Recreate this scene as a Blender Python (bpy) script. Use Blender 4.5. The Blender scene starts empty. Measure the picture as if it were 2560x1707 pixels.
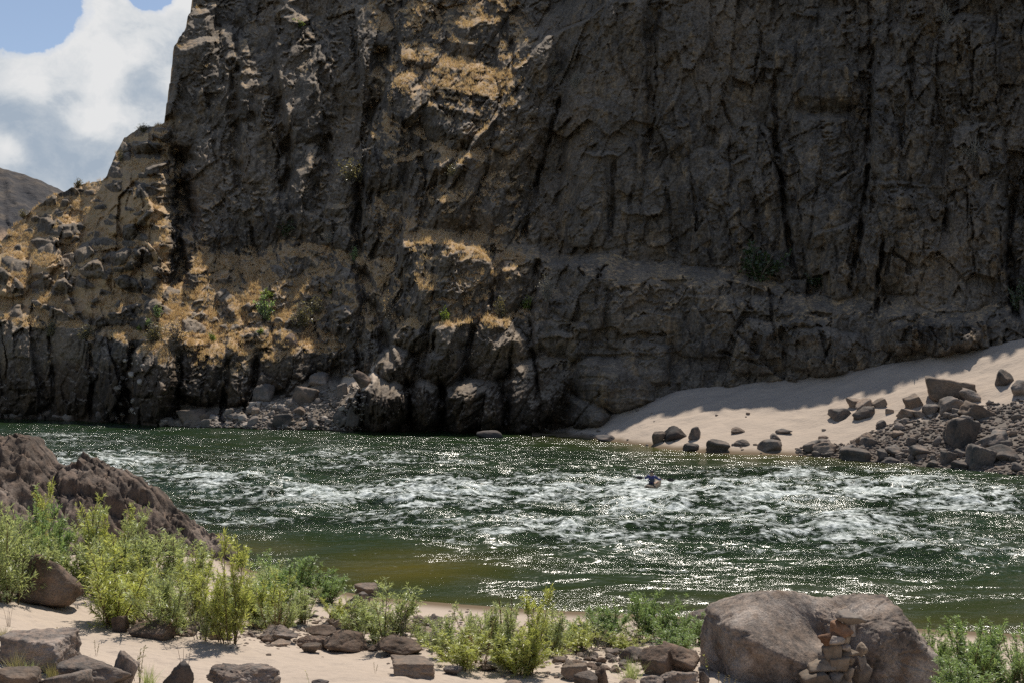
import bpy, math, random
import numpy as np
from mathutils import Vector, Matrix

S = bpy.context.scene
COL = S.collection
R = math.radians

# ------------------------------------------------------------------ camera, sky, sun, exposure
F = 2490.0                      # focal length in photo pixels (2560 wide)
CAM_H = 6.9                     # eye height above the river
PITCH = math.atan(48.5 / F)
SUN_EL, SUN_AZ = R(61), R(20)   # azimuth measured from +Y towards +X
cam = bpy.data.cameras.new('camera'); cam_o = bpy.data.objects.new('camera', cam); COL.objects.link(cam_o)
cam.sensor_width = 36; cam.lens = 36 * F / 2560; cam.clip_start = 0.1; cam.clip_end = 6000
cam_o.location = (0, 0, CAM_H); cam_o.rotation_euler = (math.pi / 2 + PITCH, 0, 0)
S.camera = cam_o
S.view_settings.view_transform = 'Standard'; S.view_settings.look = 'None'
S.view_settings.exposure = 0.27; S.view_settings.gamma = 1.0; S.view_settings.use_curve_mapping = False
S.cycles.max_bounces = 6; S.cycles.diffuse_bounces = 3; S.cycles.glossy_bounces = 2
S.cycles.transmission_bounces = 3; S.cycles.transparent_max_bounces = 4
S.cycles.caustics_reflective = False; S.cycles.caustics_refractive = False
S.cycles.use_adaptive_sampling = True; S.cycles.adaptive_threshold = 0.006; S.cycles.use_denoising = False

sun = bpy.data.lights.new('sun', 'SUN'); sun_o = bpy.data.objects.new('sun', sun); COL.objects.link(sun_o)
sun.energy = 4.9; sun.angle = R(0.53); sun.color = (1.0, 0.93, 0.83)
sd = Vector((math.sin(SUN_AZ) * math.cos(SUN_EL), math.cos(SUN_AZ) * math.cos(SUN_EL), math.sin(SUN_EL)))
sun_o.rotation_euler = sd.to_track_quat('Z', 'Y').to_euler()

def ray(px, py):
    """slope X/Y and Z/Y of the line of sight through a photo pixel"""
    u = (np.asarray(px, float) - 1280) / F; v = (853.5 - np.asarray(py, float)) / F
    c, s = math.cos(PITCH), math.sin(PITCH); w = c - v * s
    return u / w, (s + v * c) / w
def pt(px, py, D):
    a, b = ray(px, py)
    return np.array([a * D, D, CAM_H + b * D])
def pix(x, y, z):
    """photo pixel of a world point"""
    c, s = math.cos(PITCH), math.sin(PITCH)
    zz = z - CAM_H; d = y * c + zz * s; h = zz * c - y * s
    return 1280 + F * x / d, 853.5 - F * h / d

# ------------------------------------------------------------------ node helpers
class NT:
    def __init__(s, tree): s.t = tree; s.n = tree.nodes; s.l = tree.links
    def add(s, typ, props=None, **ins):
        n = s.n.new(typ)
        for k, v in (props or {}).items(): setattr(n, k, v)
        for k, v in ins.items():
            s.set(n, k, v)
        return n
    def set(s, n, k, v):
        key = int(k[1:]) if k[0] == 'i' and k[1:].isdigit() else k.replace('_', ' ')
        sock = n.inputs[key]
        if hasattr(v, 'outputs'): v = v.outputs[0]
        if isinstance(v, bpy.types.NodeSocket): s.l.new(v, sock)
        else: sock.default_value = v
    def math(s, op, a, b=0.0, clamp=False):
        return s.add('ShaderNodeMath', {'operation': op, 'use_clamp': clamp}, i0=a, i1=b).outputs[0]
    def noise(s, vec, scale, detail=4, rough=.55, dim='3D', dist=0.0):
        n = s.add('ShaderNodeTexNoise', {'noise_dimensions': dim}, Scale=scale, Detail=detail, Roughness=rough, Distortion=dist)
        s.set(n, 'Vector', vec); return n.outputs[0]
    def ramp(s, fac, stops, interp='LINEAR'):
        n = s.add('ShaderNodeValToRGB'); n.color_ramp.interpolation = interp
        e = n.color_ramp.elements
        while len(e) < len(stops): e.new(.5)
        for el, (p, c) in zip(e, stops):
            el.position = p; el.color = (c, c, c, 1) if isinstance(c, (int, float)) else (*c, 1)
        s.set(n, 'Fac', fac); return n.outputs[0]
    def mix(s, fac, a, b, mode='MIX'):
        n = s.add('ShaderNodeMix', {'data_type': 'RGBA', 'blend_type': mode})
        for k, v in ((0, fac), (6, a), (7, b)):
            if hasattr(v, 'outputs'): v = v.outputs[0]
            if isinstance(v, bpy.types.NodeSocket): s.l.new(v, n.inputs[k])
            elif k == 0: n.inputs[k].default_value = v
            else: n.inputs[k].default_value = (*v, 1) if isinstance(v, (tuple, list)) else (v, v, v, 1)
        return n.outputs[2]
    def attr(s, name, out='Fac'):
        return s.add('ShaderNodeAttribute', {'attribute_name': name}).outputs[out]
    def mapping(s, vec, scale=(1, 1, 1), rot=(0, 0, 0), loc=(0, 0, 0)):
        n = s.add('ShaderNodeMapping'); s.set(n, 'Vector', vec)
        n.inputs['Scale'].default_value = scale; n.inputs['Rotation'].default_value = rot; n.inputs['Location'].default_value = loc
        return n.outputs[0]
def material(name):
    m = bpy.data.materials.new(name); m.use_nodes = True; m.node_tree.nodes.clear()
    return m, NT(m.node_tree)
def finish(m, nt, shader, disp=None):
    o = nt.add('ShaderNodeOutputMaterial'); nt.set(o, 'Surface', shader)
    return m
def principled(nt, base, rough=.8, spec=.3, normal=None, **kw):
    p = nt.add('ShaderNodeBsdfPrincipled')
    nt.set(p, 'Base Color', base if not isinstance(base, tuple) else (*base, 1)); nt.set(p, 'Roughness', rough)
    nt.set(p, 'Specular IOR Level', spec)
    if normal is not None: nt.set(p, 'Normal', normal)
    for k, v in kw.items(): nt.set(p, k.replace('_', ' '), v)
    return p.outputs[0]
def bump(nt, h, strength=.5, dist=.1):
    return nt.add('ShaderNodeBump', Height=h, Strength=strength, Distance=dist).outputs[0]

# ------------------------------------------------------------------ sky with drifting clouds (world)
W = bpy.data.worlds.new('World'); S.world = W; W.use_nodes = True
W.node_tree.nodes.clear(); wn = NT(W.node_tree)
sky = wn.add('ShaderNodeTexSky', {'sky_type': 'NISHITA', 'sun_disc': False, 'sun_elevation': SUN_EL, 'sun_rotation': SUN_AZ,
                                  'altitude': 500, 'air_density': 1.0, 'dust_density': 0.35, 'ozone_density': 1.0})
geo = wn.add('ShaderNodeTexCoord'); gen = geo.outputs['Generated']
SKY = 0.136
def direction(px, py):
    a, b = ray(px, py); v = Vector((float(a), 1, float(b))); v.normalize(); return v
def near(px, py, r0, r1):
    """1 near the direction of a photo pixel, fading between the two radii (in radians)"""
    d = wn.add('ShaderNodeVectorMath', {'operation': 'DISTANCE'}); wn.set(d, 'i0', gen); d.inputs[1].default_value = direction(px, py)
    mr = wn.add('ShaderNodeMapRange', {'interpolation_type': 'SMOOTHSTEP'}, i1=r0, i2=r1, i3=1.0, i4=0.0)
    wn.set(mr, 'i0', d.outputs['Value']); return mr.outputs[0]
warp = wn.add('ShaderNodeTexNoise', Scale=9.0, Detail=3.0); wn.set(warp, 'Vector', gen)
wv = wn.add('ShaderNodeVectorMath', {'operation': 'MULTIPLY_ADD'}); wn.set(wv, 'i0', warp.outputs['Color']); wv.inputs[1].default_value = (.05, .05, .05); wn.set(wv, 'i2', gen)
big = wn.noise(wv, 10.0, 12, .62)
blue = near(40, 0, .028, .075)
here = near(260, 330, .16, .42); fill = near(130, 330, .03, .10)
blue2 = near(375, -30, .006, .034)
blue = wn.math('MAXIMUM', blue, blue2)
dens = wn.math('ADD', big, wn.math('SUBTRACT', wn.math('MULTIPLY', here, .42), .13))
dens = wn.math('ADD', dens, wn.math('MULTIPLY', fill, .10))
dens = wn.math('SUBTRACT', dens, wn.math('MULTIPLY', blue, .50))
mask = wn.ramp(dens, [(.45, 0.0), (.49, .72), (.575, 1.0)])
shade = wn.noise(wn.mapping(wv, (1, 1, 1.3), loc=(.3, .1, .06)), 13.0, 10, .62)
dark = wn.math('MAXIMUM', near(350, 225, .0, .036), near(40, 285, .0, .03))
dark = wn.math('MAXIMUM', dark, wn.math('MULTIPLY', near(150, 390, .0, .05), .6))
lo = wn.math('SUBTRACT', wn.math('ADD', wn.math('MULTIPLY', shade, 1.5), -.12), wn.math('MULTIPLY', dark, .22))
lo = wn.math('SUBTRACT', lo, wn.math('MULTIPLY', wn.math('SUBTRACT', dens, .55), .5))
lit = wn.math('MAXIMUM', wn.math('MAXIMUM', near(60, 205, .0, .034), near(220, 320, .0, .034)), near(20, 380, .0, .022))
lo = wn.math('ADD', lo, wn.math('MULTIPLY', lit, .30))
ccol = wn.ramp(lo, [(.20, (.42, .50, .60)), (.38, (.56, .62, .69)), (.52, (.76, .79, .82)), (.70, (.90, .905, .91))])
hs = wn.add('ShaderNodeHueSaturation', Saturation=.84, Value=.72); wn.set(hs, 'Color', sky)
bs = wn.add('ShaderNodeBackground', Strength=SKY); wn.set(bs, 'Color', hs)
bc = wn.add('ShaderNodeBackground', Strength=0.72); wn.set(bc, 'Color', ccol)
up = wn.add('ShaderNodeSeparateXYZ'); wn.set(up, 'i0', gen)
above = wn.ramp(up.outputs['Z'], [(.0, 0.0), (.05, 1.0), (.42, 1.0), (.62, .35)])
fac = wn.math('MULTIPLY', mask, above)
mx = wn.add('ShaderNodeMixShader'); wn.set(mx, 'i0', fac); wn.set(mx, 'i1', bs); wn.set(mx, 'i2', bc)
wo = wn.add('ShaderNodeOutputWorld'); wn.set(wo, 'Surface', mx)

# ------------------------------------------------------------------ numpy noise
def _h(ix, iy, iz, seed):
    n = (ix.astype(np.int64) * 374761393 + iy.astype(np.int64) * 668265263 + iz.astype(np.int64) * 2147483647 + seed * 974634777) & 0xFFFFFFFF
    n = ((n ^ (n >> 13)) * 1274126177) & 0xFFFFFFFF
    n = ((n ^ (n >> 16)) * 2246822519) & 0xFFFFFFFF
    return ((n ^ (n >> 15)) & 0xFFFFFF).astype(np.float32) / 16777216.0
def perlin2(x, y, seed=0):
    x = np.asarray(x, np.float32); y = np.asarray(y, np.float32)
    x0 = np.floor(x); y0 = np.floor(y); fx = x - x0; fy = y - y0
    ix = x0.astype(np.int64); iy = y0.astype(np.int64); z = np.zeros_like(ix)
    u = fx * fx * fx * (fx * (fx * 6 - 15) + 10); v = fy * fy * fy * (fy * (fy * 6 - 15) + 10)
    def g(dx, dy):
        a = _h(ix + dx, iy + dy, z, seed) * 6.2831853
        return np.cos(a) * (fx - dx) + np.sin(a) * (fy - dy)
    a = g(0, 0); b = g(1, 0); c = g(0, 1); d = g(1, 1)
    return ((a + u * (b - a)) * (1 - v) + (c + u * (d - c)) * v) * 1.5
def fbm2(x, y, oct=5, seed=0, gain=.5, lac=2.03, ridged=False):
    s = 0; a = 1; t = 0
    for o in range(oct):
        n = perlin2(x, y, seed + o * 17)
        if ridged: n = 1 - 2 * np.abs(n)
        s = s + a * n; t += a; a *= gain; x = x * lac + 13.7; y = y * lac - 7.1
    return s / t
def worley2(x, y, seed=0, jit=.95):
    x = np.asarray(x, np.float32); y = np.asarray(y, np.float32)
    ix = np.floor(x).astype(np.int64); iy = np.floor(y).astype(np.int64); z = np.zeros_like(ix)
    f1 = np.full(x.shape, 9., np.float32); f2 = f1.copy(); idx = np.zeros_like(ix); idy = np.zeros_like(ix); vx = f1 * 0; vy = f1 * 0
    for dx in (-1, 0, 1):
        for dy in (-1, 0, 1):
            cx = ix + dx; cy = iy + dy
            ox = cx + .5 + (_h(cx, cy, z, seed) - .5) * jit - x; oy = cy + .5 + (_h(cx, cy, z + 1, seed) - .5) * jit - y
            d = np.sqrt(ox * ox + oy * oy)
            m = d < f1
            f2 = np.where(m, f1, np.minimum(f2, d)); f1 = np.where(m, d, f1)
            idx = np.where(m, cx, idx); idy = np.where(m, cy, idy); vx = np.where(m, ox, vx); vy = np.where(m, oy, vy)
    return f1, f2, idx, idy, vx, vy
def perlin3(x, y, z, seed=0):
    x = np.asarray(x, np.float32); y = np.asarray(y, np.float32); z = np.asarray(z, np.float32)
    x0 = np.floor(x); y0 = np.floor(y); z0 = np.floor(z); fx, fy, fz = x - x0, y - y0, z - z0
    ix, iy, iz = x0.astype(np.int64), y0.astype(np.int64), z0.astype(np.int64)
    u, v, w = (f * f * f * (f * (f * 6 - 15) + 10) for f in (fx, fy, fz))
    def g(a, b, c):
        h1 = _h(ix + a, iy + b, iz + c, seed) * 6.2831853; h2 = _h(ix + a, iy + b, iz + c, seed + 91) * 2 - 1
        r = np.sqrt(np.maximum(0, 1 - h2 * h2))
        return np.cos(h1) * r * (fx - a) + np.sin(h1) * r * (fy - b) + h2 * (fz - c)
    def l(a, b, t): return a + t * (b - a)
    return l(l(l(g(0,0,0), g(1,0,0), u), l(g(0,1,0), g(1,1,0), u), v), l(l(g(0,0,1), g(1,0,1), u), l(g(0,1,1), g(1,1,1), u), v), w) * 1.6
def fbm3(x, y, z, oct=4, seed=0, gain=.5, ridged=False):
    s = 0; a = 1; t = 0
    for o in range(oct):
        n = perlin3(x, y, z, seed + o * 31)
        if ridged: n = 1 - 2 * np.abs(n)
        s = s + a * n; t += a; a *= gain; x = x * 2.07 + 3.3; y = y * 2.07 + 1.7; z = z * 2.07 - 5.1
    return s / t
def sstep(a, b, x):
    t = np.clip((x - a) / (b - a), 0, 1); return t * t * (3 - 2 * t)

# ------------------------------------------------------------------ mesh helpers
def mesh_np(name, verts, faces, mats=(), smooth=True, mat_idx=None):
    """faces: n x 3 or n x 4 int array"""
    verts = np.asarray(verts, np.float32); faces = np.asarray(faces, np.int32)
    me = bpy.data.meshes.new(name); k = faces.shape[1]
    me.vertices.add(len(verts)); me.vertices.foreach_set('co', verts.ravel())
    me.loops.add(faces.size); me.loops.foreach_set('vertex_index', faces.ravel())
    me.polygons.add(len(faces)); me.polygons.foreach_set('loop_start', np.arange(0, faces.size, k, dtype=np.int32))
    me.polygons.foreach_set('loop_total', np.full(len(faces), k, np.int32))
    if mat_idx is not None: me.polygons.foreach_set('material_index', np.asarray(mat_idx, np.int32))
    me.update(calc_edges=True); me.validate()
    me.polygons.foreach_set('use_smooth', np.full(len(me.polygons), smooth))
    for m in mats: me.materials.append(m)
    return me
def set_attr(me, name, vals):
    a = me.attributes.new(name, 'FLOAT', 'POINT'); a.data.foreach_set('value', np.asarray(vals, np.float32).ravel())
def grid_faces(ny, nx, keep=None):
    i = np.arange(ny * nx).reshape(ny, nx)
    f = np.stack([i[:-1, :-1], i[:-1, 1:], i[1:, 1:], i[1:, :-1]], -1).reshape(-1, 4)
    return f if keep is None else f[keep.ravel()]
def obj(name, me, parent=None, loc=None, rot=None, scale=None, label=None, category=None, group=None, kind=None):
    o = bpy.data.objects.new(name, me); COL.objects.link(o)
    if parent is not None: o.parent = parent
    if loc is not None: o.location = [float(q) for q in loc]
    if rot is not None: o.rotation_euler = rot
    if scale is not None: o.scale = (scale,) * 3 if isinstance(scale, (int, float)) else scale
    for k, v in (('label', label), ('category', category), ('group', group), ('kind', kind)):
        if v: o[k] = v
    return o
# ------------------------------------------------------------------ materials of the land
def rock_material(name, c1, c2, c3, scale=1.0, brown=.5, bumpd=.08, streak=False):
    m, nt = material(name)
    tc = nt.add('ShaderNodeTexCoord').outputs['Object']
    v = nt.mapping(tc, (scale, scale, scale * (.45 if streak else 1)))
    a = nt.noise(v, .35, 6, .6); b = nt.noise(v, 2.3, 6, .65); c = nt.noise(v, 11, 5, .7)
    col = nt.ramp(a, [(.36, c1), (.50, c2), (.66, c3)])
    col = nt.mix(nt.ramp(b, [(.42, .0), (.62, brown)]), col, (c3[0] * 1.1, c3[1] * .93, c3[2] * .80))
    k = nt.ramp(c, [(.28, .62), (.5, 1.0), (.75, 1.32)])
    col = nt.mix(1.0, col, k, 'MULTIPLY')
    h = nt.math('ADD', nt.math('MULTIPLY', b, .8), nt.math('MULTIPLY', c, .35))
    return m, nt, col, bump(nt, h, .7, bumpd / scale)

GRASS = (.44, .305, .185)
def cliff_mat():
    m, nt = material('basalt_cliff')
    tc = nt.add('ShaderNodeTexCoord').outputs['Object']
    v = nt.mapping(tc, (1, 1, .38))
    big = nt.noise(v, .11, 5, .6); mid = nt.noise(v, .7, 6, .62); fin = nt.noise(tc, 3.6, 7, .68)
    col = nt.ramp(big, [(.36, (.045, .040, .037)), (.5, (.086, .072, .058)), (.64, (.162, .124, .090))])
    col = nt.mix(nt.ramp(mid, [(.40, .0), (.66, .75)]), col, (.152, .128, .104))
    st = nt.noise(nt.mapping(tc, (1, 1, .10)), .9, 6, .62)
    col = nt.mix(nt.ramp(st, [(.52, 0.0), (.68, .75)]), col, (.235, .172, .108))
    col = nt.mix(1.0, col, nt.ramp(fin, [(.30, .42), (.5, 1.0), (.70, 1.7)]), 'MULTIPLY')
    col = nt.mix(nt.math('MULTIPLY', nt.attr('dust_highlight'), .75), col, nt.mix(1.0, (.30, .245, .19), nt.ramp(fin, [(.3, .6), (.7, 1.3)]), 'MULTIPLY'))  # ledge dust plus sunlit lightness painted on upward rock
    wet = nt.attr('wet')  # waterline wetness and the darker lower wall
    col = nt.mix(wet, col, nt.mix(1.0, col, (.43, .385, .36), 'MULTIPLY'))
    g = nt.attr('grass'); gn = nt.noise(tc, 2.2, 6, .7)
    gf = nt.ramp(nt.math('ADD', nt.math('MULTIPLY', g, 1.1), nt.math('MULTIPLY', nt.math('SUBTRACT', gn, .5), 1.3)), [(.38, 0.0), (.58, 1.0)])
    gcol = nt.mix(nt.ramp(nt.noise(tc, .6, 4), [(.4, 0.0), (.65, .8)]), GRASS, (.32, .235, .13))
    gcol = nt.mix(1.0, gcol, nt.ramp(nt.noise(tc, 7.0, 4, .7), [(.3, .6), (.7, 1.3)]), 'MULTIPLY')
    col = nt.mix(gf, col, gcol)
    sa = nt.attr('sand'); col = nt.mix(sa, col, (.42, .34, .265))
    h = nt.math('ADD', nt.math('MULTIPLY', fin, .55), mid)
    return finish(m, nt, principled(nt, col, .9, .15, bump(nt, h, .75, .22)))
M_CLIFF = cliff_mat()

# ------------------------------------------------------------------ the cliff
C = (math.cos(SUN_AZ) + .375 * math.sin(SUN_AZ)) / math.tan(SUN_EL)   # the wall runs obliquely to the view
FOOT = np.array([(-900, 1036, 132), (-400, 1040, 125), (0, 1046, 119), (200, 1051, 115), (400, 1063, 106), (700, 1071, 102), (900, 1075, 99.5),
                 (1100, 1078, 98), (1400, 1080, 96), (1450, 1066, 93.5), (1500, 1050, 92), (1600, 1008, 92.5), (1700, 975, 93), (2000, 945, 88.7), (2300, 895, 84),
                 (2560, 850, 80), (3000, 800, 72), (3600, 770, 62)], float)
BASE = {  # column px: [(py, q), ...] from the foot upwards
    -900: [(1036, 4), (770, .4), (600, 3), (560, 5), (0, 12)],
    0:    [(1046, 4), (800, .6), (770, 1.5), (600, 8.2), (560, 9.8), (0, 16)],
    200:  [(1051, 4), (820, .8), (790, 1.8), (670, 3.2), (560, 8.8), (440, 13), (0, 16)],
    340:  [(1060, 4), (850, 1.2), (740, 6.2), (620, 5.2), (500, 10.4), (320, 14), (0, 16)],
    440:  [(1064, 3.4), (1030, 4.4), (850, 2.2), (740, 7.0), (640, 8.4), (500, 12), (300, 12.5), (0, 10)],
    540:  [(1068, 2.2), (1032, 3.8), (1018, 5.6), (870, 4.6), (820, 6.4), (690, 10.4), (640, 12.6), (300, 12.6), (0, 12.6), (-250, 13)],
    700:  [(1071, 2.0), (1005, 4.2), (990, 6.4), (870, 5.2), (820, 7.0), (670, 10.8), (600, 13.0), (300, 12.8), (0, 12.8), (-250, 13)],
    850:  [(1074, 2.4), (965, 5.4), (940, 7.6), (880, 7.0), (800, 8.0), (650, 11.0), (560, 13.0), (300, 12.6), (0, 12.8), (-250, 13)],
    930:  [(1075, 4), (960, 4.5), (830, 3.2), (760, 5.0), (600, 10.8), (400, 11), (200, 10.6), (0, 11.2), (-250, 11.8)],
    1100: [(1078, 4), (800, 1.0), (735, 2.6), (610, 2.0), (580, 4.8), (420, 4.0), (250, 6.4), (130, 8.4), (0, 8.6), (-250, 9.5)],
    1250: [(1080, 4), (780, 1.6), (720, 3.2), (650, 3.2), (615, 5.2), (300, 5.2), (100, 6.6), (0, 7.4), (-250, 8.5)],
    1400: [(1080, 4), (800, 2.6), (660, 4.2), (635, 6.0), (300, 5.0), (120, 5.0), (40, 6.0), (0, 6.4), (-250, 5)],
    1600: [(1008, 4), (900, 4.2), (700, 4.6), (665, 6.6), (300, 4.6), (0, 1.6), (-150, -3.4), (-420, 5)],
    2000: [(945, 4), (780, 4.2), (740, 5.8), (300, 3.8), (0, .8), (-150, -4.6), (-420, 5)],
    2560: [(850, 4), (800, 4.2), (765, 5.6), (300, 4.2), (0, 2.2), (-150, -1.8), (-420, 5)],
    3600: [(770, 4), (600, 4.5), (300, 3.6), (0, 2.4), (-150, -.8), (-420, 5)]}
LEDGES = [  # lip polyline, step out, tread height px, riser length px
    ([(1008, 622), (1050, 597), (1120, 603), (1190, 628), (1232, 672)], 2.0, 24, 170),
    ([(1110, 590), (1200, 612), (1300, 640), (1400, 655), (1500, 668), (1700, 690), (1850, 712), (1960, 745), (2090, 790)], 1.5, 26, 220),
    ([(2220, 790), (2290, 780), (2380, 782), (2500, 818)], .8, 20, 60),
    ([(1900, 835), (2000, 800), (2060, 815)], 1.0, 22, 70),
    ([(1155, 76), (1200, 58), (1245, 64)], 1.5, 18, 70),
    ([(1225, 0), (1262, 20), (1275, 60)], 1.3, 16, 60),
    ([(1136, 116), (1182, 112)], 1.2, 14, 40),
    ([(506, 36), (548, 14)], 1.4, 16, 50), ([(466, 128), (490, 112), (535, 108)], 1.6, 16, 90),
    ([(592, 150), (632, 138)], 1.2, 14, 40), ([(606, 226), (640, 208), (676, 210)], 1.7, 20, 80), ([(590, 188), (640, 180)], 1.0, 14, 30),
    ([(566, 294), (600, 282)], 1.0, 12, 40), ([(686, 44), (715, 26), (742, 40)], 1.5, 18, 60), ([(716, 64), (770, 58)], 1.4, 16, 50), ([(715, 6), (760, -4)], 1.2, 14, 30),
    ([(480, 690), (510, 680)], 1.2, 14, 40), ([(328, 500), (352, 470), (385, 520), (420, 548)], 1.4, 14, 100),
    ([(762, 582), (800, 566), (845, 560)], 1.4, 16, 50), ([(728, 640), (760, 622), (800, 636)], 1.5, 18, 60),
    ([(782, 548), (820, 530), (860, 520)], 1.2, 14, 40), ([(1085, 510), (1128, 502)], 1.6, 18, 70),
    ([(1000, 408), (1046, 392)], 1.0, 12, 40), ([(1090, 420), (1130, 392), (1175, 392)], 1.2, 16, 40),
    ([(1236, 690), (1290, 674), (1312, 682)], 1.0, 12, 60), ([(1240, 868), (1262, 842), (1295, 848)], 1.3, 18, 50),
    ([(1400, 665), (1430, 655), (1480, 665)], .8, 12, 40), ([(996, 1030), (1010, 975), (1060, 962)], .6, 12, 40),
    ([(1110, 1000), (1150, 968), (1225, 952)], 1.0, 14, 60), ([(1320, 872), (1380, 838), (1420, 846)], .8, 14, 50),
    ([(1080, 832), (1110, 815), (1170, 806), (1290, 800)], 1.4, 16, 90),
    ([(2000, 275), (2120, 272)], -1.2, 30, 30), ([(1790, 420), (1860, 400)], .7, 10, 40), ([(2190, 455), (2360, 470)], .6, 8, 60),
    ([(2030, 590), (2140, 560)], .6, 10, 60), ([(1470, 390), (1540, 395)], .6, 10, 30)]
BLOBS = [  # cx, cy, rx, ry, tilt, protrusion, squareness
    (957, 1005, 72, 72, .1, 3.0, 2.6), (1064, 1012, 44, 62, 0, 2.6, 2.6), (1183, 1017, 80, 72, -.1, 2.8, 3), (1309, 990, 48, 100, 0, 2.4, 3),
    (1375, 965, 60, 96, .2, 2.2, 3), (1120, 880, 56, 95, .15, 2.6, 3), (1225, 878, 62, 84, .25, 2.6, 2.6), (1400, 850, 82, 66, 0, 2.0, 2.6),
    (991, 918, 52, 50, .3, 2.4, 2.4), (1530, 965, 115, 62, .35, 2.0, 2.6), (905, 985, 26, 44, 0, 1.4, 2.4), (1290, 880, 30, 60, 0, 1.6, 2.4),
    (1030, 838, 40, 40, .4, 1.6, 2.4), (1460, 1040, 80, 40, .4, 1.6, 2.6), (1610, 905, 70, 60, .2, 1.4, 3),
    (1120, 712, 112, 112, 0, 1.6, 4), (1278, 722, 32, 66, 0, 1.3, 3), (1420, 750, 90, 96, 0, 1.3, 4), (1600, 790, 90, 90, 0, 1.0, 4), (1760, 800, 85, 95, 0, 1.1, 4),
    (1900, 870, 70, 70, 0, 1.0, 3), (2060, 880, 110, 60, .1, 1.2, 3), (2330, 840, 130, 46, -.05, 1.2, 3),
    (383, 958, 64, 96, 0, 2.4, 3), (509, 930, 66, 84, .1, 1.5, 3), (596, 925, 48, 90, .1, 1.7, 3), (676, 918, 46, 64, 0, 1.2, 3), (742, 900, 50, 46, 0, 1.0, 3),
    (300, 880, 30, 50, 0, 1.5, 2.4), (440, 865, 40, 30, 0, 1.0, 2.4), (712, 846, 34, 26, 0, 1.6, 2.2), (812, 888, 56, 32, 0, .9, 2.6), (640, 850, 40, 30, .2, 1.3, 2.4), (860, 760, 40, 80, .2, 1.2, 2.6),
    (60, 905, 90, 130, 0, 1.6, 3), (190, 920, 60, 120, 0, 1.6, 3), (265, 940, 45, 110, 0, 1.3, 3), (250, 740, 90, 80, 0, 1.6, 3.4), (360, 745, 50, 80, 0, 1.4, 3.4),
    (120, 800, 60, 70, 0, 1.2, 3), (30, 690, 50, 60, 0, 1.4, 2.4), (225, 650, 34, 40, 0, 1.6, 2.2), (320, 660, 40, 40, 0, 1.6, 2.2), (110, 655, 34, 46, .4, 1.6, 2.2), (160, 580, 40, 40, 0, 1.5, 2.2),
    (345, 478, 78, 92, 0, 2.6, 3), (372, 345, 50, 40, 0, 1.8, 2.4), (300, 430, 26, 46, 0, 1.4, 2.4), (400, 600, 44, 50, 0, 1.4, 2.6), (305, 565, 50, 30, .2, 1.2, 2.4),
    (1150, 262, 104, 118, 0, 2.6, 2.1), (1014, 252, 46, 66, 0, 2.4, 2.2), (960, 380, 60, 100, .2, 1.6, 2.4), (1140, 205, 50, 34, .2, .7, 2.2), (1200, 250, 56, 36, -.5, .8, 2.2),
    (1110, 305, 30, 26, 0, .9, 2.2), (1190, 300, 30, 26, 0, .8, 2.2), (1100, 395, 40, 40, 0, 1.2, 2.3), (1330, 150, 60, 80, .2, 1.2, 2.4), (1290, 310, 80, 150, .3, 1.2, 3),
    (1160, 470, 50, 120, .35, 1.2, 3), (1250, 520, 60, 110, .3, 1.2, 3), (870, 500, 60, 130, .1, 1.4, 3), (770, 470, 50, 110, 0, 1.2, 3), (640, 470, 60, 150, 0, 1.3, 3), (540, 450, 70, 170, 0, 1.3, 3),
    (560, 200, 70, 130, 0, 1.2, 3), (640, 340, 60, 110, 0, 1.2, 3), (760, 200, 80, 160, 0, 1.0, 3), (900, 140, 80, 130, 0, 1.0, 3), (1050, 90, 60, 80, 0, 1.0, 3), (470, 250, 50, 130, 0, 1.0, 3), (480, 90, 60, 70, 0, 1.0, 3),
    (1560, 240, 60, 260, 0, .9, 4), (1460, 430, 60, 190, .1, 1.0, 4), (1700, 200, 70, 190, 0, .8, 4), (1760, 520, 70, 150, 0, 1.0, 3), (1880, 500, 60, 190, 0, 1.0, 4), (2070, 150, 80, 130, 0, 1.0, 5),
    (2060, 450, 70, 170, 0, 1.0, 4), (2260, 320, 80, 160, 0, .9, 4), (2260, 600, 80, 140, 0, 1.0, 4), (2440, 500, 80, 200, 0, 1.0, 4), (2420, 180, 80, 140, 0, .9, 4), (2180, 640, 36, 110, .1, 1.1, 3), (2100, 640, 50, 110, 0, .9, 3),
    (2380, 680, 90, 100, 0, .8, 4)]
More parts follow.
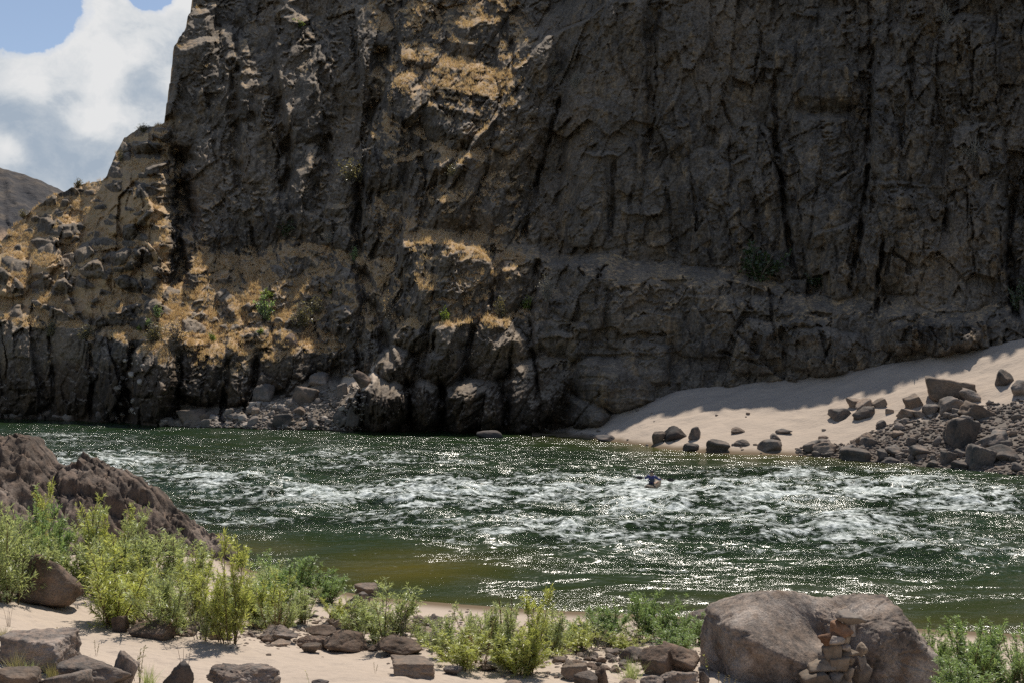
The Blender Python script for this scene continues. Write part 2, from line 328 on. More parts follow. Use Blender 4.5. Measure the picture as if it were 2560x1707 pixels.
CRACKS = [  # polyline, half width px, depth
    ([(1397, 245), (1351, 421), (1328, 517), (1309, 600)], 9, 2.4), ([(1225, 383), (1198, 478), (1144, 600)], 6, 1.3), ([(1650, 0), (1638, 200), (1630, 345)], 6, 1.3),
    ([(1535, 405), (1523, 600)], 9, 1.3), ([(1665, 440), (1678, 600)], 6, 1.0), ([(1943, 191), (1939, 363), (1966, 517), (1978, 640), (1992, 730)], 12, 2.4),
    ([(2182, 120), (2169, 460), (2150, 600), (2125, 720)], 11, 2.2), ([(2205, 600), (2188, 780)], 8, 1.6), ([(2540, 450), (2520, 600), (2540, 790)], 14, 2.2), ([(2280, 140), (2285, 250)], 14, 1.2),
    ([(452, 380), (462, 560), (440, 720)], 40, 4.5), ([(690, 240), (722, 420), (705, 490)], 26, 3.2), ([(955, 120), (930, 300), (905, 480), (890, 640)], 34, 3.4), ([(905, 680), (935, 800), (975, 900)], 30, 3.0), ([(600, 60), (580, 300), (610, 520)], 22, 2.0), ([(800, 40), (820, 300), (790, 520)], 22, 1.8), ([(625, 560), (640, 640)], 8, 1.4), ([(1010, 720), (960, 800)], 9, 1.2),
    ([(1180, 830), (1150, 950)], 9, 1.8), ([(1108, 960), (1100, 1080)], 13, 2.4), ([(1010, 930), (1028, 1080)], 8, 1.8), ([(1275, 850), (1270, 1075)], 8, 1.5), ([(1325, 800), (1345, 990)], 6, 1.1),
    ([(1090, 840), (1060, 940)], 8, 1.6), ([(1500, 985), (1420, 1075)], 8, 1.4), ([(1230, 610), (1228, 770)], 9, 1.6), ([(1345, 660), (1325, 780)], 12, 2.0), ([(1495, 680), (1490, 760)], 6, 1.0),
    ([(1925, 720), (1935, 860)], 7, 1.0), ([(2085, 850), (2060, 900)], 6, 1.0), ([(1800, 880), (1900, 910)], 6, 1.0), ([(570, 900), (555, 1060)], 10, 1.6), ([(640, 900), (618, 1030)], 12, 1.6),
    ([(450, 880), (440, 1060)], 10, 1.4), ([(330, 850), (318, 1055)], 12, 1.6), ([(230, 800), (228, 1040)], 9, 1.3), ([(128, 780), (130, 1000)], 10, 1.3), ([(880, 650), (905, 760), (895, 930)], 12, 1.6),
    ([(880, 80), (895, 200)], 6, 1.0), ([(1275, 100), (1290, 240)], 8, 1.6), ([(1800, 250), (1850, 360)], 6, .8), ([(1905, 60), (1880, 240)], 6, .8), ([(1590, 430), (1560, 640)], 6, .8), ([(1720, 380), (1740, 560)], 6, .8),
    ([(2050, 420), (2020, 620)], 6, .8), ([(2340, 220), (2320, 420)], 6, .8), ([(2420, 480), (2440, 700)], 6, .8), ([(820, 250), (800, 420)], 7, .9), ([(520, 250), (540, 420)], 7, .9), ([(930, 480), (905, 620)], 8, 1.0)]
EDGES = [  # wall standing proud to one side of a line given by py: px
    ([(11, 1508), (50, 1470), (92, 1374), (172, 1298), (275, 1252), (367, 1183), (420, 1150), (480, 1112), (600, 1056)], 3.2, 240),
    ([(165, 1000), (230, 968), (300, 938), (390, 926), (500, 912), (650, 898)], 3.0, 170), ([(590, 1012), (700, 986), (800, 984)], 1.8, 120),
    ([(735, 1045), (830, 1000), (900, 958), (960, 905), (1065, 822)], 2.4, 220), ([(0, 1655), (350, 1632), (610, 1600)], 1.3, 220),
    ([(140, 1942), (360, 1940), (620, 1978)], 1.2, 200), ([(90, 2184), (460, 2170), (730, 2122)], 1.3, 220), ([(120, 690), (300, 722), (480, 700), (600, 640)], 1.8, 160)]
SKYLINE = np.array([(-900, 700), (-200, 640), (0, 606), (40, 560), (90, 520), (130, 490), (180, 470), (250, 452), (268, 440), (272, 425), (290, 385), (310, 345), (335, 328), (350, 320), (385, 318), (412, 306),
                    (418, 270), (424, 225), (430, 180), (436, 120), (452, 92), (470, 62), (480, 20), (486, -10), (520, -50), (700, -160), (1000, -260), (1500, -320), (4000, -420)], float)

def cols_interp(px, py):
    keys = sorted(BASE); prof = []
    for k in keys:
        a = np.array(BASE[k])[::-1]
        prof.append(np.interp(py, a[:, 0], a[:, 1]))          # 1-D in py (rows)
    prof = np.array(prof)                                       # keys x rows
    out = np.empty((len(py), len(px)), np.float32)
    j = np.clip(np.searchsorted(keys, px) - 1, 0, len(keys) - 2)
    k0 = np.array(keys)[j]; k1 = np.array(keys)[j + 1]; t = (px - k0) / (k1 - k0)
    return (prof[j] * (1 - t)[:, None] + prof[j + 1] * t[:, None]).T

def build_cliff():
    px = np.concatenate([np.linspace(-900, -60, 60), np.arange(-50, 2612, 2.3), np.linspace(2625, 3600, 60)])
    py = np.concatenate([np.linspace(1150, 1100, 6), np.arange(1098, -40, -2.3), np.linspace(-50, -1500, 50)])
    PX, PY = np.meshgrid(px, py); PX = PX.astype(np.float32); PY = PY.astype(np.float32)
    X = (PX - 1280) * .04; Z = -PY * .04
    wob = fbm2(X / 2.6, Z / 2.6, 4, 5) ; wob2 = fbm2(X / 2.2, Z / 3.0, 4, 9)
    wx = PX + 16 * wob; wy = PY + 16 * wob2
    fp = np.interp(px, FOOT[:, 0], FOOT[:, 1]); fd = np.interp(px, FOOT[:, 0], FOOT[:, 2])
    _, rb = ray(0, fp); fz = CAM_H + rb * fd
    base = cols_interp(px, py)
    q = base.copy()
    # buttresses and gullies leaning down to the left
    lw_ = (1 - sstep(1250, 1500, PX)) * sstep(420, 520, PX); up_ = 1 - sstep(900, 1000, PY)
    Xd = X - .42 * Z
    q += (lw_ * up_ * 2.1 + (1 - lw_) * .85) * fbm2(Xd / 5.5 + .4 * wob, Z / 17, 4, 91, .5, ridged=True) * np.where(PX < 420, .3, 1)
    below = np.maximum(0, PY - fp[None, :])
    # protruding masses
    prot = np.zeros_like(q)
    for cx, cy, rx, ry, t, p, k in BLOBS:
        i0, i1 = np.searchsorted(px, (cx - 2.0 * max(rx, ry) - 20, cx + 2.0 * max(rx, ry) + 20)); j = np.where((py > cy - 2.0 * max(rx, ry) - 20) & (py < cy + 2.0 * max(rx, ry) + 20))[0]
        if len(j) == 0 or i1 <= i0: continue
        sl = (slice(j[0], j[-1] + 1), slice(i0, i1))
        dx = wx[sl] - cx; dy = wy[sl] - cy
        u = (dx * math.cos(t) + dy * math.sin(t)) / rx; v = (-dx * math.sin(t) + dy * math.cos(t)) / ry
        r = np.abs(u) ** k + np.abs(v) ** k
        b = p * np.sqrt(np.maximum(0, 1 - r))
        prot[sl] = np.maximum(prot[sl], b)
    q -= prot * 1.45 + np.maximum(0, prot - 1.2) * .5
    for pts, d, w, L in LEDGES:
        a = np.array(pts, float); x0, x1 = a[0, 0], a[-1, 0]
        i0, i1 = np.searchsorted(px, (x0 - 30, x1 + 30)); xs = px[i0:i1]
        ly = np.interp(xs, a[:, 0], a[:, 1]); win = sstep(x0 - 22, x0 + 10, xs) * (1 - sstep(x1 - 10, x1 + 22, xs))
        s = wy[:, i0:i1] - ly[None, :]
        f = np.where(s < 0, np.clip(1 + s / w, 0, 1), np.clip(1 - s / L, 0, 1))
        q[:, i0:i1] -= d * f * win[None, :]
    for pts, d, L in EDGES:
        a = np.array(pts, float); ex = np.interp(py, a[:, 0], a[:, 1], left=a[0, 1], right=a[-1, 1])
        win = sstep(a[0, 0] - 60, a[0, 0], py) * (1 - sstep(a[-1, 0] - 60, a[-1, 0], py))
        s = wx - ex[:, None]
        q -= d * np.where(s > 0, np.clip(1 - s / L, 0, 1), np.clip(1 + s / 10, 0, 1)) * win[:, None]
    brk = .25 + .95 * sstep(-.35, .25, fbm2(X / 2.0, Z / 3.2, 3, 57)); jit = 9 * wob2 + 7 * fbm2(X / .7, Z / .9, 3, 58)
    for pts, hw, d in CRACKS:
        hw = hw * .62; a = np.array(pts, float)
        if abs(a[-1, 1] - a[0, 1]) > abs(a[-1, 0] - a[0, 0]):
            o = np.argsort(a[:, 1]); a = a[o]
            ex = np.interp(py, a[:, 1], a[:, 0]); win = sstep(a[0, 1] - 20, a[0, 1] + 15, py) * (1 - sstep(a[-1, 1] - 15, a[-1, 1] + 20, py))
            s = (PX + jit - ex[:, None]) / hw
            q += d * brk * np.exp(-np.abs(s) ** 3) * win[:, None]
        else:
            ey = np.interp(px, a[:, 0], a[:, 1]); win = sstep(a[0, 0] - 20, a[0, 0] + 15, px) * (1 - sstep(a[-1, 0] - 15, a[-1, 0] + 20, px))
            s = (PY + jit - ey[None, :]) / hw
            q += d * brk * np.exp(-np.abs(s) ** 3) * win[None, :]
    def depth(q):
        _, rbb = ray(0, PY)
        return (fd[None, :] - 4 + C * (CAM_H - fz[None, :]) + q) / (1 - C * rbb)
    # gentleness of the smooth form decides where grass can hold
    def nz(D):
        a, b = ray(PX, PY); P = np.stack([a * D, D, CAM_H + b * D], -1)
        gu = np.gradient(P, axis=1); gv = np.gradient(P, axis=0)
        nn = np.cross(gu, gv); nn /= np.linalg.norm(nn, axis=-1, keepdims=True) + 1e-9
        return np.abs(nn[..., 2]) * np.sign(nn[..., 2] * nn[..., 1] * -1 + 1e-9), nn
    g0, _ = nz(depth(q))
    up_dir = np.sign(np.median(g0)); g0 = g0 * (up_dir if up_dir != 0 else 1)
    grass = sstep(.46, .70, g0)
    hill = (1 - sstep(400, 450, PX)) * sstep(470, 600, PY + .62 * PX) * (1 - sstep(760, 830, PY))
    slopeg = sstep(340, 420, PX) * (1 - sstep(890, 930, PX)) * sstep(650, 690, PY) * (1 - sstep(820, 870, PY))
    # stepped treads where grass holds, short rock risers between
    zt = (Z + .9 * fbm2(X / 3.2, Z / 3.2, 3, 95)) / 2.1 + .25 * X / 2.1; fr = zt - np.floor(zt)
    saw = np.where(fr < .62, fr / .62, (1 - fr) / .38) - .5
    mound = np.exp(-((PX - 1140) / 110) ** 2 - ((PY - 270) / 120) ** 2)
    tw = np.clip(np.maximum.reduce([hill * .35, slopeg * .25, mound * .8]), 0, 1)
    q += saw * 1.15 * tw
    riser = mound * .8 * (fr > .70)
    rocky = 1 - .65 * np.clip(grass, 0, 1)
    # knobs of rock breaking through the grassy slopes
    kn = fbm2(X / 3.0 + .2 * wob, Z / 2.5, 4, 77); kn2 = fbm2(X / .6, Z / .5, 3, 78)
    f1, f2, ax, ay, vx, vy = worley2(X / 2.3 + .25 * wob + 7, Z / 2.0 + .25 * wob2, 141); ha = _h(ax, ay, ax * 0, 1); hb = _h(ax, ay, ax * 0, 2)
    g1, g2, bx, by, ux, uy = worley2(X / 1.0 + 3 + .2 * wob, Z / .9, 142); hc = _h(bx, by, bx * 0, 1)
    kn = (ha > np.where(PX < 60, .60, .46) - .30 * kn) * sstep(.0, .30, f2 - f1) * (1.0 + 1.5 * hb + 1.3 * (hb - .5) * vx) * np.clip(.55 - 1.5 * vy, .05, 1.4)
    kn2 = (hc > .60) * sstep(.0, .25, g2 - g1) * (.35 + .6 * hc) * np.clip(.55 - 1.6 * uy, .05, 1.4)
    knob = hill * np.maximum(kn, kn2) + slopeg * (np.maximum(kn * (hb > .72) * .45, kn2 * .6 * (hc > .82)))
    q -= knob
    # fractured basalt: slanting slabs, blocks, chips
    shear = np.interp(PX, [0, 900, 1100, 1450, 1700, 2600], [.05, .1, .36, .30, .02, -.03])
    Xs = X - shear * Z + .28 * wob; Zs = Z + .35 * wob2
    cm = sstep(-.1, .45, fbm2(X / 5 + 3, Z / 6, 3, 52))
    f1, f2, ax, ay, vx, vy = worley2(Xs / 2.7, Zs / 6.5, 3)
    h1 = _h(ax, ay, ax * 0, 1); h2 = _h(ax, ay, ax * 0, 2) - .5; h3 = _h(ax, ay, ax * 0, 4) - .5
    slab = (h1 - .5) * 2.1 + 3.0 * h2 * vx + 3.0 * h3 * vy + .5 * cm * np.exp(-((f2 - f1) / .06) ** 2)
    f1, f2, ax, ay, vx, vy = worley2(Xs / 1.05 + 40, Zs / 2.1 + .35 * wob, 11)
    h1 = _h(ax, ay, ax * 0, 1); h2 = _h(ax, ay, ax * 0, 2) - .5; h3 = _h(ax, ay, ax * 0, 4) - .5
    block = (h1 - .5) * .85 + 1.3 * h2 * vx + 1.5 * h3 * vy + .16 * cm * np.exp(-((f2 - f1) / .07) ** 2)
    f1, f2, ax, ay, vx, vy = worley2(Xs / .40 + 9 + .3 * wob2, Zs / .62, 21)
    h1 = _h(ax, ay, ax * 0, 1); h2 = _h(ax, ay, ax * 0, 2) - .5; h3 = _h(ax, ay, ax * 0, 4) - .5
    chip = (h1 - .5) * .30 + .45 * h2 * vx + .55 * h3 * vy
    rough = fbm2(X / 3.0, Z / 4.5, 6, 31, .55) * .42 + fbm2(X / .8, Z / 1.0, 4, 41, .6, ridged=True) * .14
    var = .55 + .9 * sstep(-.35, .45, fbm2(X / 7, Z / 7, 3, 51))
    q += rocky * (slab * .85 + var * (block + chip) + rough) * (1 - .75 * np.clip(sstep(10, -5, below) * 0, 0, 1))
    q += np.where(below > 0, np.minimum(below * .05, 4), 0)
    # the right wall stays behind the shadow line of its own rim
    D = depth(q)
    # behind the skyline the ground runs on backwards
    sk = np.interp(px, SKYLINE[:, 0], SKYLINE[:, 1]) + 5 * fbm2(px / 14, px * 0, 4, 61) + 5 * fbm2(px / 60, px * 0, 3, 62)
    over = np.maximum(0, sk[None, :] - PY)
    PYe = np.where(over > 0, np.minimum(sk[None, :] + np.maximum(over - 6, 0) * .6, np.maximum(sk[None, :], np.where(PX < 500, 560, 100))), PY)
    
    jrow = np.argmin(np.where(PY >= sk[None, :], PY, 9e9), axis=0)
    Dsk = D[jrow, np.arange(len(px))]
    D = np.where(over > 0, Dsk[None, :] + np.minimum(over, 300) * .10 + np.maximum(over - 300, 0) * .05, D)
    jx = (9 * fbm2(PY / 26, PY * 0 + 3, 4, 201) + 5 * np.round(2 * fbm2(PY / 11, PY * 0, 2, 202)) / 2) * sstep(350, 425, PX) * (1 - sstep(470, 560, PX))
    a, b = ray(PX + jx, PYe)
    P = np.stack([a * D, D, CAM_H + b * D], -1)
    me = mesh_np('cliff', P.reshape(-1, 3), grid_faces(len(py), len(px))[:, ::1], [M_CLIFF])
    gr = np.clip(grass * (.55 + .45 * sstep(-.3, .2, fbm2(X / 1.8, Z / 1.4, 4, 71))) * (1 - .85 * sstep(.15, .5, knob)), 0, 1)
    gr = np.maximum(gr, np.clip(hill * (1 - sstep(.1, .5, knob)), 0, 1) * .8)
    gr *= sstep(1010, 960, PY) if False else (1 - sstep(900, 960, PY))
    rgt = sstep(1290, 1360, PX); low = sstep(800, 850, PY) * sstep(880, 940, PX)
    gr *= (1 - rgt * (.86 - .45 * sstep(600, 640, PY))) * (1 - .85 * low)
    gr *= 1 - .55 * sstep(430, 470, PX) * (1 - sstep(900, 960, PX)) * (1 - sstep(560, 640, PY))
    sandy = sstep(1.15, .85, ((PX - 902) / 52) ** 2 + ((PY - 943 + .35 * (PX - 902)) / 34) ** 2 + .4 * wob) * sstep(.40, .58, g0)
    gr = gr * (1 - .85 * riser)
    gr *= 1 - .30 * sstep(1225, 1300, PX) * sstep(560, 600, PY)
    gr = np.where(over > 4, .7, gr)
    gu = np.gradient(P, axis=1); gv = np.gradient(P, axis=0); nn = np.cross(gu, gv); nn /= np.linalg.norm(nn, axis=-1, keepdims=True) + 1e-9
    fz_ = np.abs(nn[..., 2]) * np.sign(-nn[..., 2] * nn[..., 1] + 1e-9)
    fz_ = fz_ * (np.sign(np.median(fz_)) or 1)
    set_attr(me, 'dust_highlight', sstep(.42, .78, fz_) * (.35 + .65 * sstep(-.25, .25, fbm2(X / 1.7, Z / 1.7, 3, 99))) * (1 - .6 * sstep(1290, 1400, PX)) * (1 - .55 * hill))  # dust on upward faces, also painting sunlit rock lighter; less on right wall
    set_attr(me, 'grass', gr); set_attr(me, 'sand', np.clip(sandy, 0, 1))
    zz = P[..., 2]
    set_attr(me, 'wet', np.maximum(1 - sstep(.25, 1.1, zz + .5 * wob), .95 * (1 - sstep(4.2, 8.5, zz + 2.2 * wob)) * (1 - sstep(1380, 1560, PX)) * (1 - .8 * sstep(.45, .7, fz_))))  # wet at the waterline, plus darker steep faces up the lower wall
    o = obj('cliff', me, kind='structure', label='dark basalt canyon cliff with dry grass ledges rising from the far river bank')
    return px, py, D, P, gr, g0, over
CL_px, CL_py, CL_D, CL_P, CL_g, CL_nz, CL_over = build_cliff()

def cliff_at(x, y):
    """point of the cliff surface seen at a photo pixel"""
    i = int(np.clip(np.searchsorted(CL_px, x), 1, len(CL_px) - 2)); j = int(np.clip(np.searchsorted(-CL_py, -y), 1, len(CL_py) - 2))
    return CL_P[j, i].astype(float)

# ------------------------------------------------------------------ far sand bank
def sand_mat(name, col, rip=1.0):
    m, nt = material(name)
    tc = nt.add('ShaderNodeTexCoord').outputs['Object']
    a = nt.noise(tc, .5, 4); b = nt.noise(tc, 60, 3, .7); d = nt.noise(nt.mapping(tc, (1, 1.8, 1)), 3.2 * rip, 4, .55)
    c = nt.mix(nt.ramp(a, [(.35, 0.0), (.7, 1.0)]), col, tuple(k * .90 for k in col))
    c = nt.mix(1.0, c, nt.ramp(b, [(.25, .84), (.75, 1.14)]), 'MULTIPLY')
    c = nt.mix(nt.ramp(d, [(.60, 0.0), (.76, .35)]), c, tuple(k * .72 for k in col))
    w = nt.attr('wet'); c = nt.mix(w, c, (.12, .088, .055))
    c = nt.mix(nt.attr('gravel'), c, nt.mix(b, (.05, .045, .042), (.17, .15, .13)))
    h = nt.math('ADD', nt.math('MULTIPLY', d, 1.0), nt.math('MULTIPLY', b, .04))
    return finish(m, nt, principled(nt, c, .95, .1, bump(nt, h, .55, .12 / rip)))
M_FARSAND = sand_mat('pale_sand', (.385, .318, .258), .8)
SB = np.array([(1330, 1092), (1380, 1090), (1450, 1094), (1550, 1106), (1650, 1122), (1750, 1132), (1900, 1138), (2050, 1142), (2200, 1156), (2350, 1170), (2560, 1190), (2800, 1220), (3300, 1300)], float)
def build_bank():
    px = np.arange(1330, 3300, 4.0); n = 120
    bot = np.interp(px, SB[:, 0], SB[:, 1]); top = np.interp(px, FOOT[:, 0], FOOT[:, 1]); td = np.interp(px, FOOT[:, 0], FOOT[:, 2])
    _, rb = ray(px, bot); d0 = -CAM_H / rb
    _, rt = ray(px, top); d1 = td + .3; z1 = CAM_H + rt * d1
    z1 = np.maximum(z1, .25)
    t = np.linspace(-.12, 1.25, n)[:, None]
    Dm = d0 + (d1 - d0) * t; tt = np.clip(t, -.12, 1.25)
    z = z1 * np.where(tt > 0, np.power(np.abs(tt), 1.12), tt)
    z = np.where(t > 1, z1 + (t - 1) * 1.0, z)
    ax, _ = ray(px, bot)
    Xw = ax[None, :] * Dm
    amp = np.clip(t, 0, .5) * 2
    z = z + amp * (fbm2(Xw / 4.2, Dm / 3.0, 4, 3) * .34 + fbm2(Xw / .9, Dm / .8, 3, 8) * .05)
    P = np.stack([Xw, Dm, z], -1)
    me = mesh_np('sand_bank', P.reshape(-1, 3), grid_faces(n, len(px)), [M_FARSAND])
    set_attr(me, 'wet', 1 - sstep(.08, .42, z + .12 * fbm2(Xw / 1.5, Dm / 1.5, 3, 4)))
    gx, gy = pix(Xw, Dm, z)
    gup = np.interp(gx, [1990, 2120, 2210, 2330, 2470, 2600], [1124, 1110, 1066, 1044, 1018, 1000])
    set_attr(me, 'gravel', sstep(2010, 2120, gx) * sstep(-8, 14, gy - gup + 14 * fbm2(Xw / 2, Dm / 2, 3, 9)) * (t < 1) * .85)
    obj('sand_bank', me, kind='structure', label='pale sloping sand bank below the far cliff')
    return px, P
SBp, SBP = build_bank()
def bank_at(x, y):
    i = int(np.clip(round((x - 1330) / 4.0), 0, len(SBp) - 1)); col = SBP[:, i]
    qx, qy = pix(col[:, 0], col[:, 1], col[:, 2])
    k = int(np.argmin(np.abs(qy - y))); p = col[k].copy()
    a, _ = ray(x, y); p[0] = a * p[1]
    return p.astype(float)

# ------------------------------------------------------------------ distant hill
def hill_mat():
    m, nt = material('dry_hill')
    tc = nt.add('ShaderNodeTexCoord').outputs['Object']
    a = nt.noise(tc, .012, 6, .62); b = nt.noise(tc, .06, 6, .66)
    c = nt.ramp(nt.math('ADD', nt.math('MULTIPLY', a, .6), nt.math('MULTIPLY', b, .5)), [(.42, (.030, .031, .036)), (.54, (.058, .054, .054)), (.66, (.12, .098, .078))])
    c = nt.mix(nt.attr('pale'), c, (.27, .19, .13))
    return finish(m, nt, principled(nt, c, .95, .1, bump(nt, b, .8, 8)))
HS = np.array([(-900, 260), (-300, 350), (0, 420), (60, 436), (115, 458), (160, 480), (240, 520), (330, 570), (460, 700)], float)
def build_hill():
    px = np.linspace(-700, 420, 220); n = 130
    sk = np.interp(px, HS[:, 0], HS[:, 1]) + 4 * fbm2(px / 22, px * 0, 4, 3)
    t = np.linspace(0, 1.3, n)[:, None]
    PY = np.where(t <= 1, 760 + (sk[None, :] - 760) * np.minimum(t, 1), sk[None, :] + 3 * (t - 1))
    D = 560 + 420 * t + 0 * px[None, :]
    D = D + 60 * fbm2(px[None, :] / 90 + t * 0, t * 2.4, 5, 8, ridged=True) * np.clip(1.15 - t, 0, 1)
    a, b = ray(px[None, :] + 0 * t, PY)
    P = np.stack([a * D, D, CAM_H + b * D], -1)
    me = mesh_np('hill', P.reshape(-1, 3), grid_faces(n, len(px)), [hill_mat()])
    set_attr(me, 'pale', sstep(566, 592, PY + 8 * fbm2(px[None, :] / 20 + 0 * t, PY / 14, 3, 5)))
    obj('hill', me, kind='structure', label='distant brown hill under the clouds beyond the canyon bend')
build_hill()

# ------------------------------------------------------------------ near beach
SHORE = np.array([(-60, 60), (-22, 42), (-16, 39), (-10.8, 36.5), (-9, 33.5), (-6.5, 31), (-4, 29.3), (0, 28), (5, 27), (10, 26), (16, 24.6), (30, 22), (60, 18)], float)
def shore_y(x): return np.interp(x, SHORE[:, 0], SHORE[:, 1])
def beach_z(x, y, fine=True):
    x = np.asarray(x, float); y = np.asarray(y, float)
    s = shore_y(x) - y
    z = np.where(s > 0, .13 * s, .20 * s)
    k = sstep(1.5, 6, s)
    z = z + k * .16 * fbm2(x / 2.6, y / 2.6, 3, 23)
    if fine:
        z = z + k * (.035 * fbm2(x / 1.1, y / .5, 3, 33) + .03 * fbm2(x / .75, y / .55, 3, 37, ridged=True) + .012 * fbm2(x / .18, y / .14, 2, 34))
    return z
def beach_at(px_, py_):
    a, b = ray(px_, py_); d = np.linspace(8, 60, 2600)
    h = CAM_H + b * d - beach_z(a * d, d, False)
    i = int(np.argmax(h < 0)) if (h < 0).any() else len(d) - 1
    y = d[i]; return np.array([a * y, y, float(beach_z(a * y, y, False))])
def build_beach():
    d = np.concatenate([np.linspace(-30, 9, 60), np.geomspace(9.1, 31, 430), np.linspace(31.2, 62, 60)])
    u = np.concatenate([np.linspace(-1.6, -.58, 30), np.linspace(-.57, .57, 620), np.linspace(.58, 1.6, 30)])
    Dm, U = np.meshgrid(d, u, indexing='ij'); Xw = U * np.maximum(Dm, 12)
    z = beach_z(Xw, Dm)
    z = np.where(Dm < 9, z + (9 - Dm) * .05, z)
    me = mesh_np('beach', np.stack([Xw, Dm, z], -1).reshape(-1, 3), grid_faces(len(d), len(u)), [sand_mat('beach_sand', (.385, .318, .258), 1.0)])
    s = shore_y(Xw) - Dm
    set_attr(me, 'wet', 1 - sstep(.06, .26, z))
    obj('beach', me, kind='structure', label='rippled pale sand beach on the near bank')
build_beach()

# ------------------------------------------------------------------ river
def water_mat():
    m, nt = material('river_water')
    tc = nt.add('ShaderNodeTexCoord').outputs['Object']
    sh = nt.attr('shallow'); fo = nt.attr('foam')
    col = nt.mix(sh, (.0125, .0275, .0085), (.074, .064, .011))
    v = nt.mapping(tc, (.42, 1.0, 1))
    n1 = nt.noise(v, 2.2, 4, .6); n2 = nt.noise(v, 9.0, 3, .6); n3 = nt.noise(tc, 1.1, 6, .65)
    ch = nt.attr('chop')
    h = nt.math('ADD', nt.math('MULTIPLY', n1, .70), nt.math('MULTIPLY', n2, .24))
    b = nt.add('ShaderNodeBump', Height=h, Distance=1.7); nt.set(b, 'Strength', ch)
    wat = principled(nt, col, .17, .5, b.outputs[0], IOR=1.33)
    fn = nt.noise(nt.mapping(tc, (.7, 1.1, 1)), 3.4, 7, .68)
    ff = nt.ramp(nt.math('ADD', nt.math('MULTIPLY', fo, .80), nt.math('MULTIPLY', nt.math('SUBTRACT', fn, .5), 2.6)), [(.36, 0.0), (1.0, .95)])
    foam = principled(nt, nt.mix(nt.ramp(fn, [(.3, 0.0), (.6, 1.0)]), (.36, .43, .40), (.68, .72, .70)), .6, .3, bump(nt, fn, .8, .25))
    mx = nt.add('ShaderNodeMixShader'); nt.set(mx, 'i0', ff); nt.set(mx, 'i1', wat); nt.set(mx, 'i2', foam)
    return finish(m, nt, mx)
RAPIDS = [  # cx, cy, rx, ry, strength (photo pixels on the water plane)
    (260, 1158, 300, 36, .95), (520, 1205, 300, 44, .9), (760, 1245, 280, 46, .95), (1080, 1240, 280, 52, 1.1), (1420, 1230, 260, 62, .95), (1650, 1258, 220, 50, 1.15), (1900, 1245, 280, 50, 1.1),
    (2200, 1228, 280, 48, 1.1), (2440, 1255, 190, 48, 1.0), (2050, 1320, 480, 70, .85), (1450, 1320, 460, 56, .85), (560, 1290, 300, 46, .6), (2300, 1380, 360, 70, .6), (1700, 1400, 300, 50, .4), (150, 1100, 260, 26, .6), (900, 1150, 480, 44, .62), (2000, 1192, 340, 24, .75), (1100, 1300, 300, 40, .7), (300, 1220, 200, 40, .6), (1640, 1222, 130, 30, 1.05)]
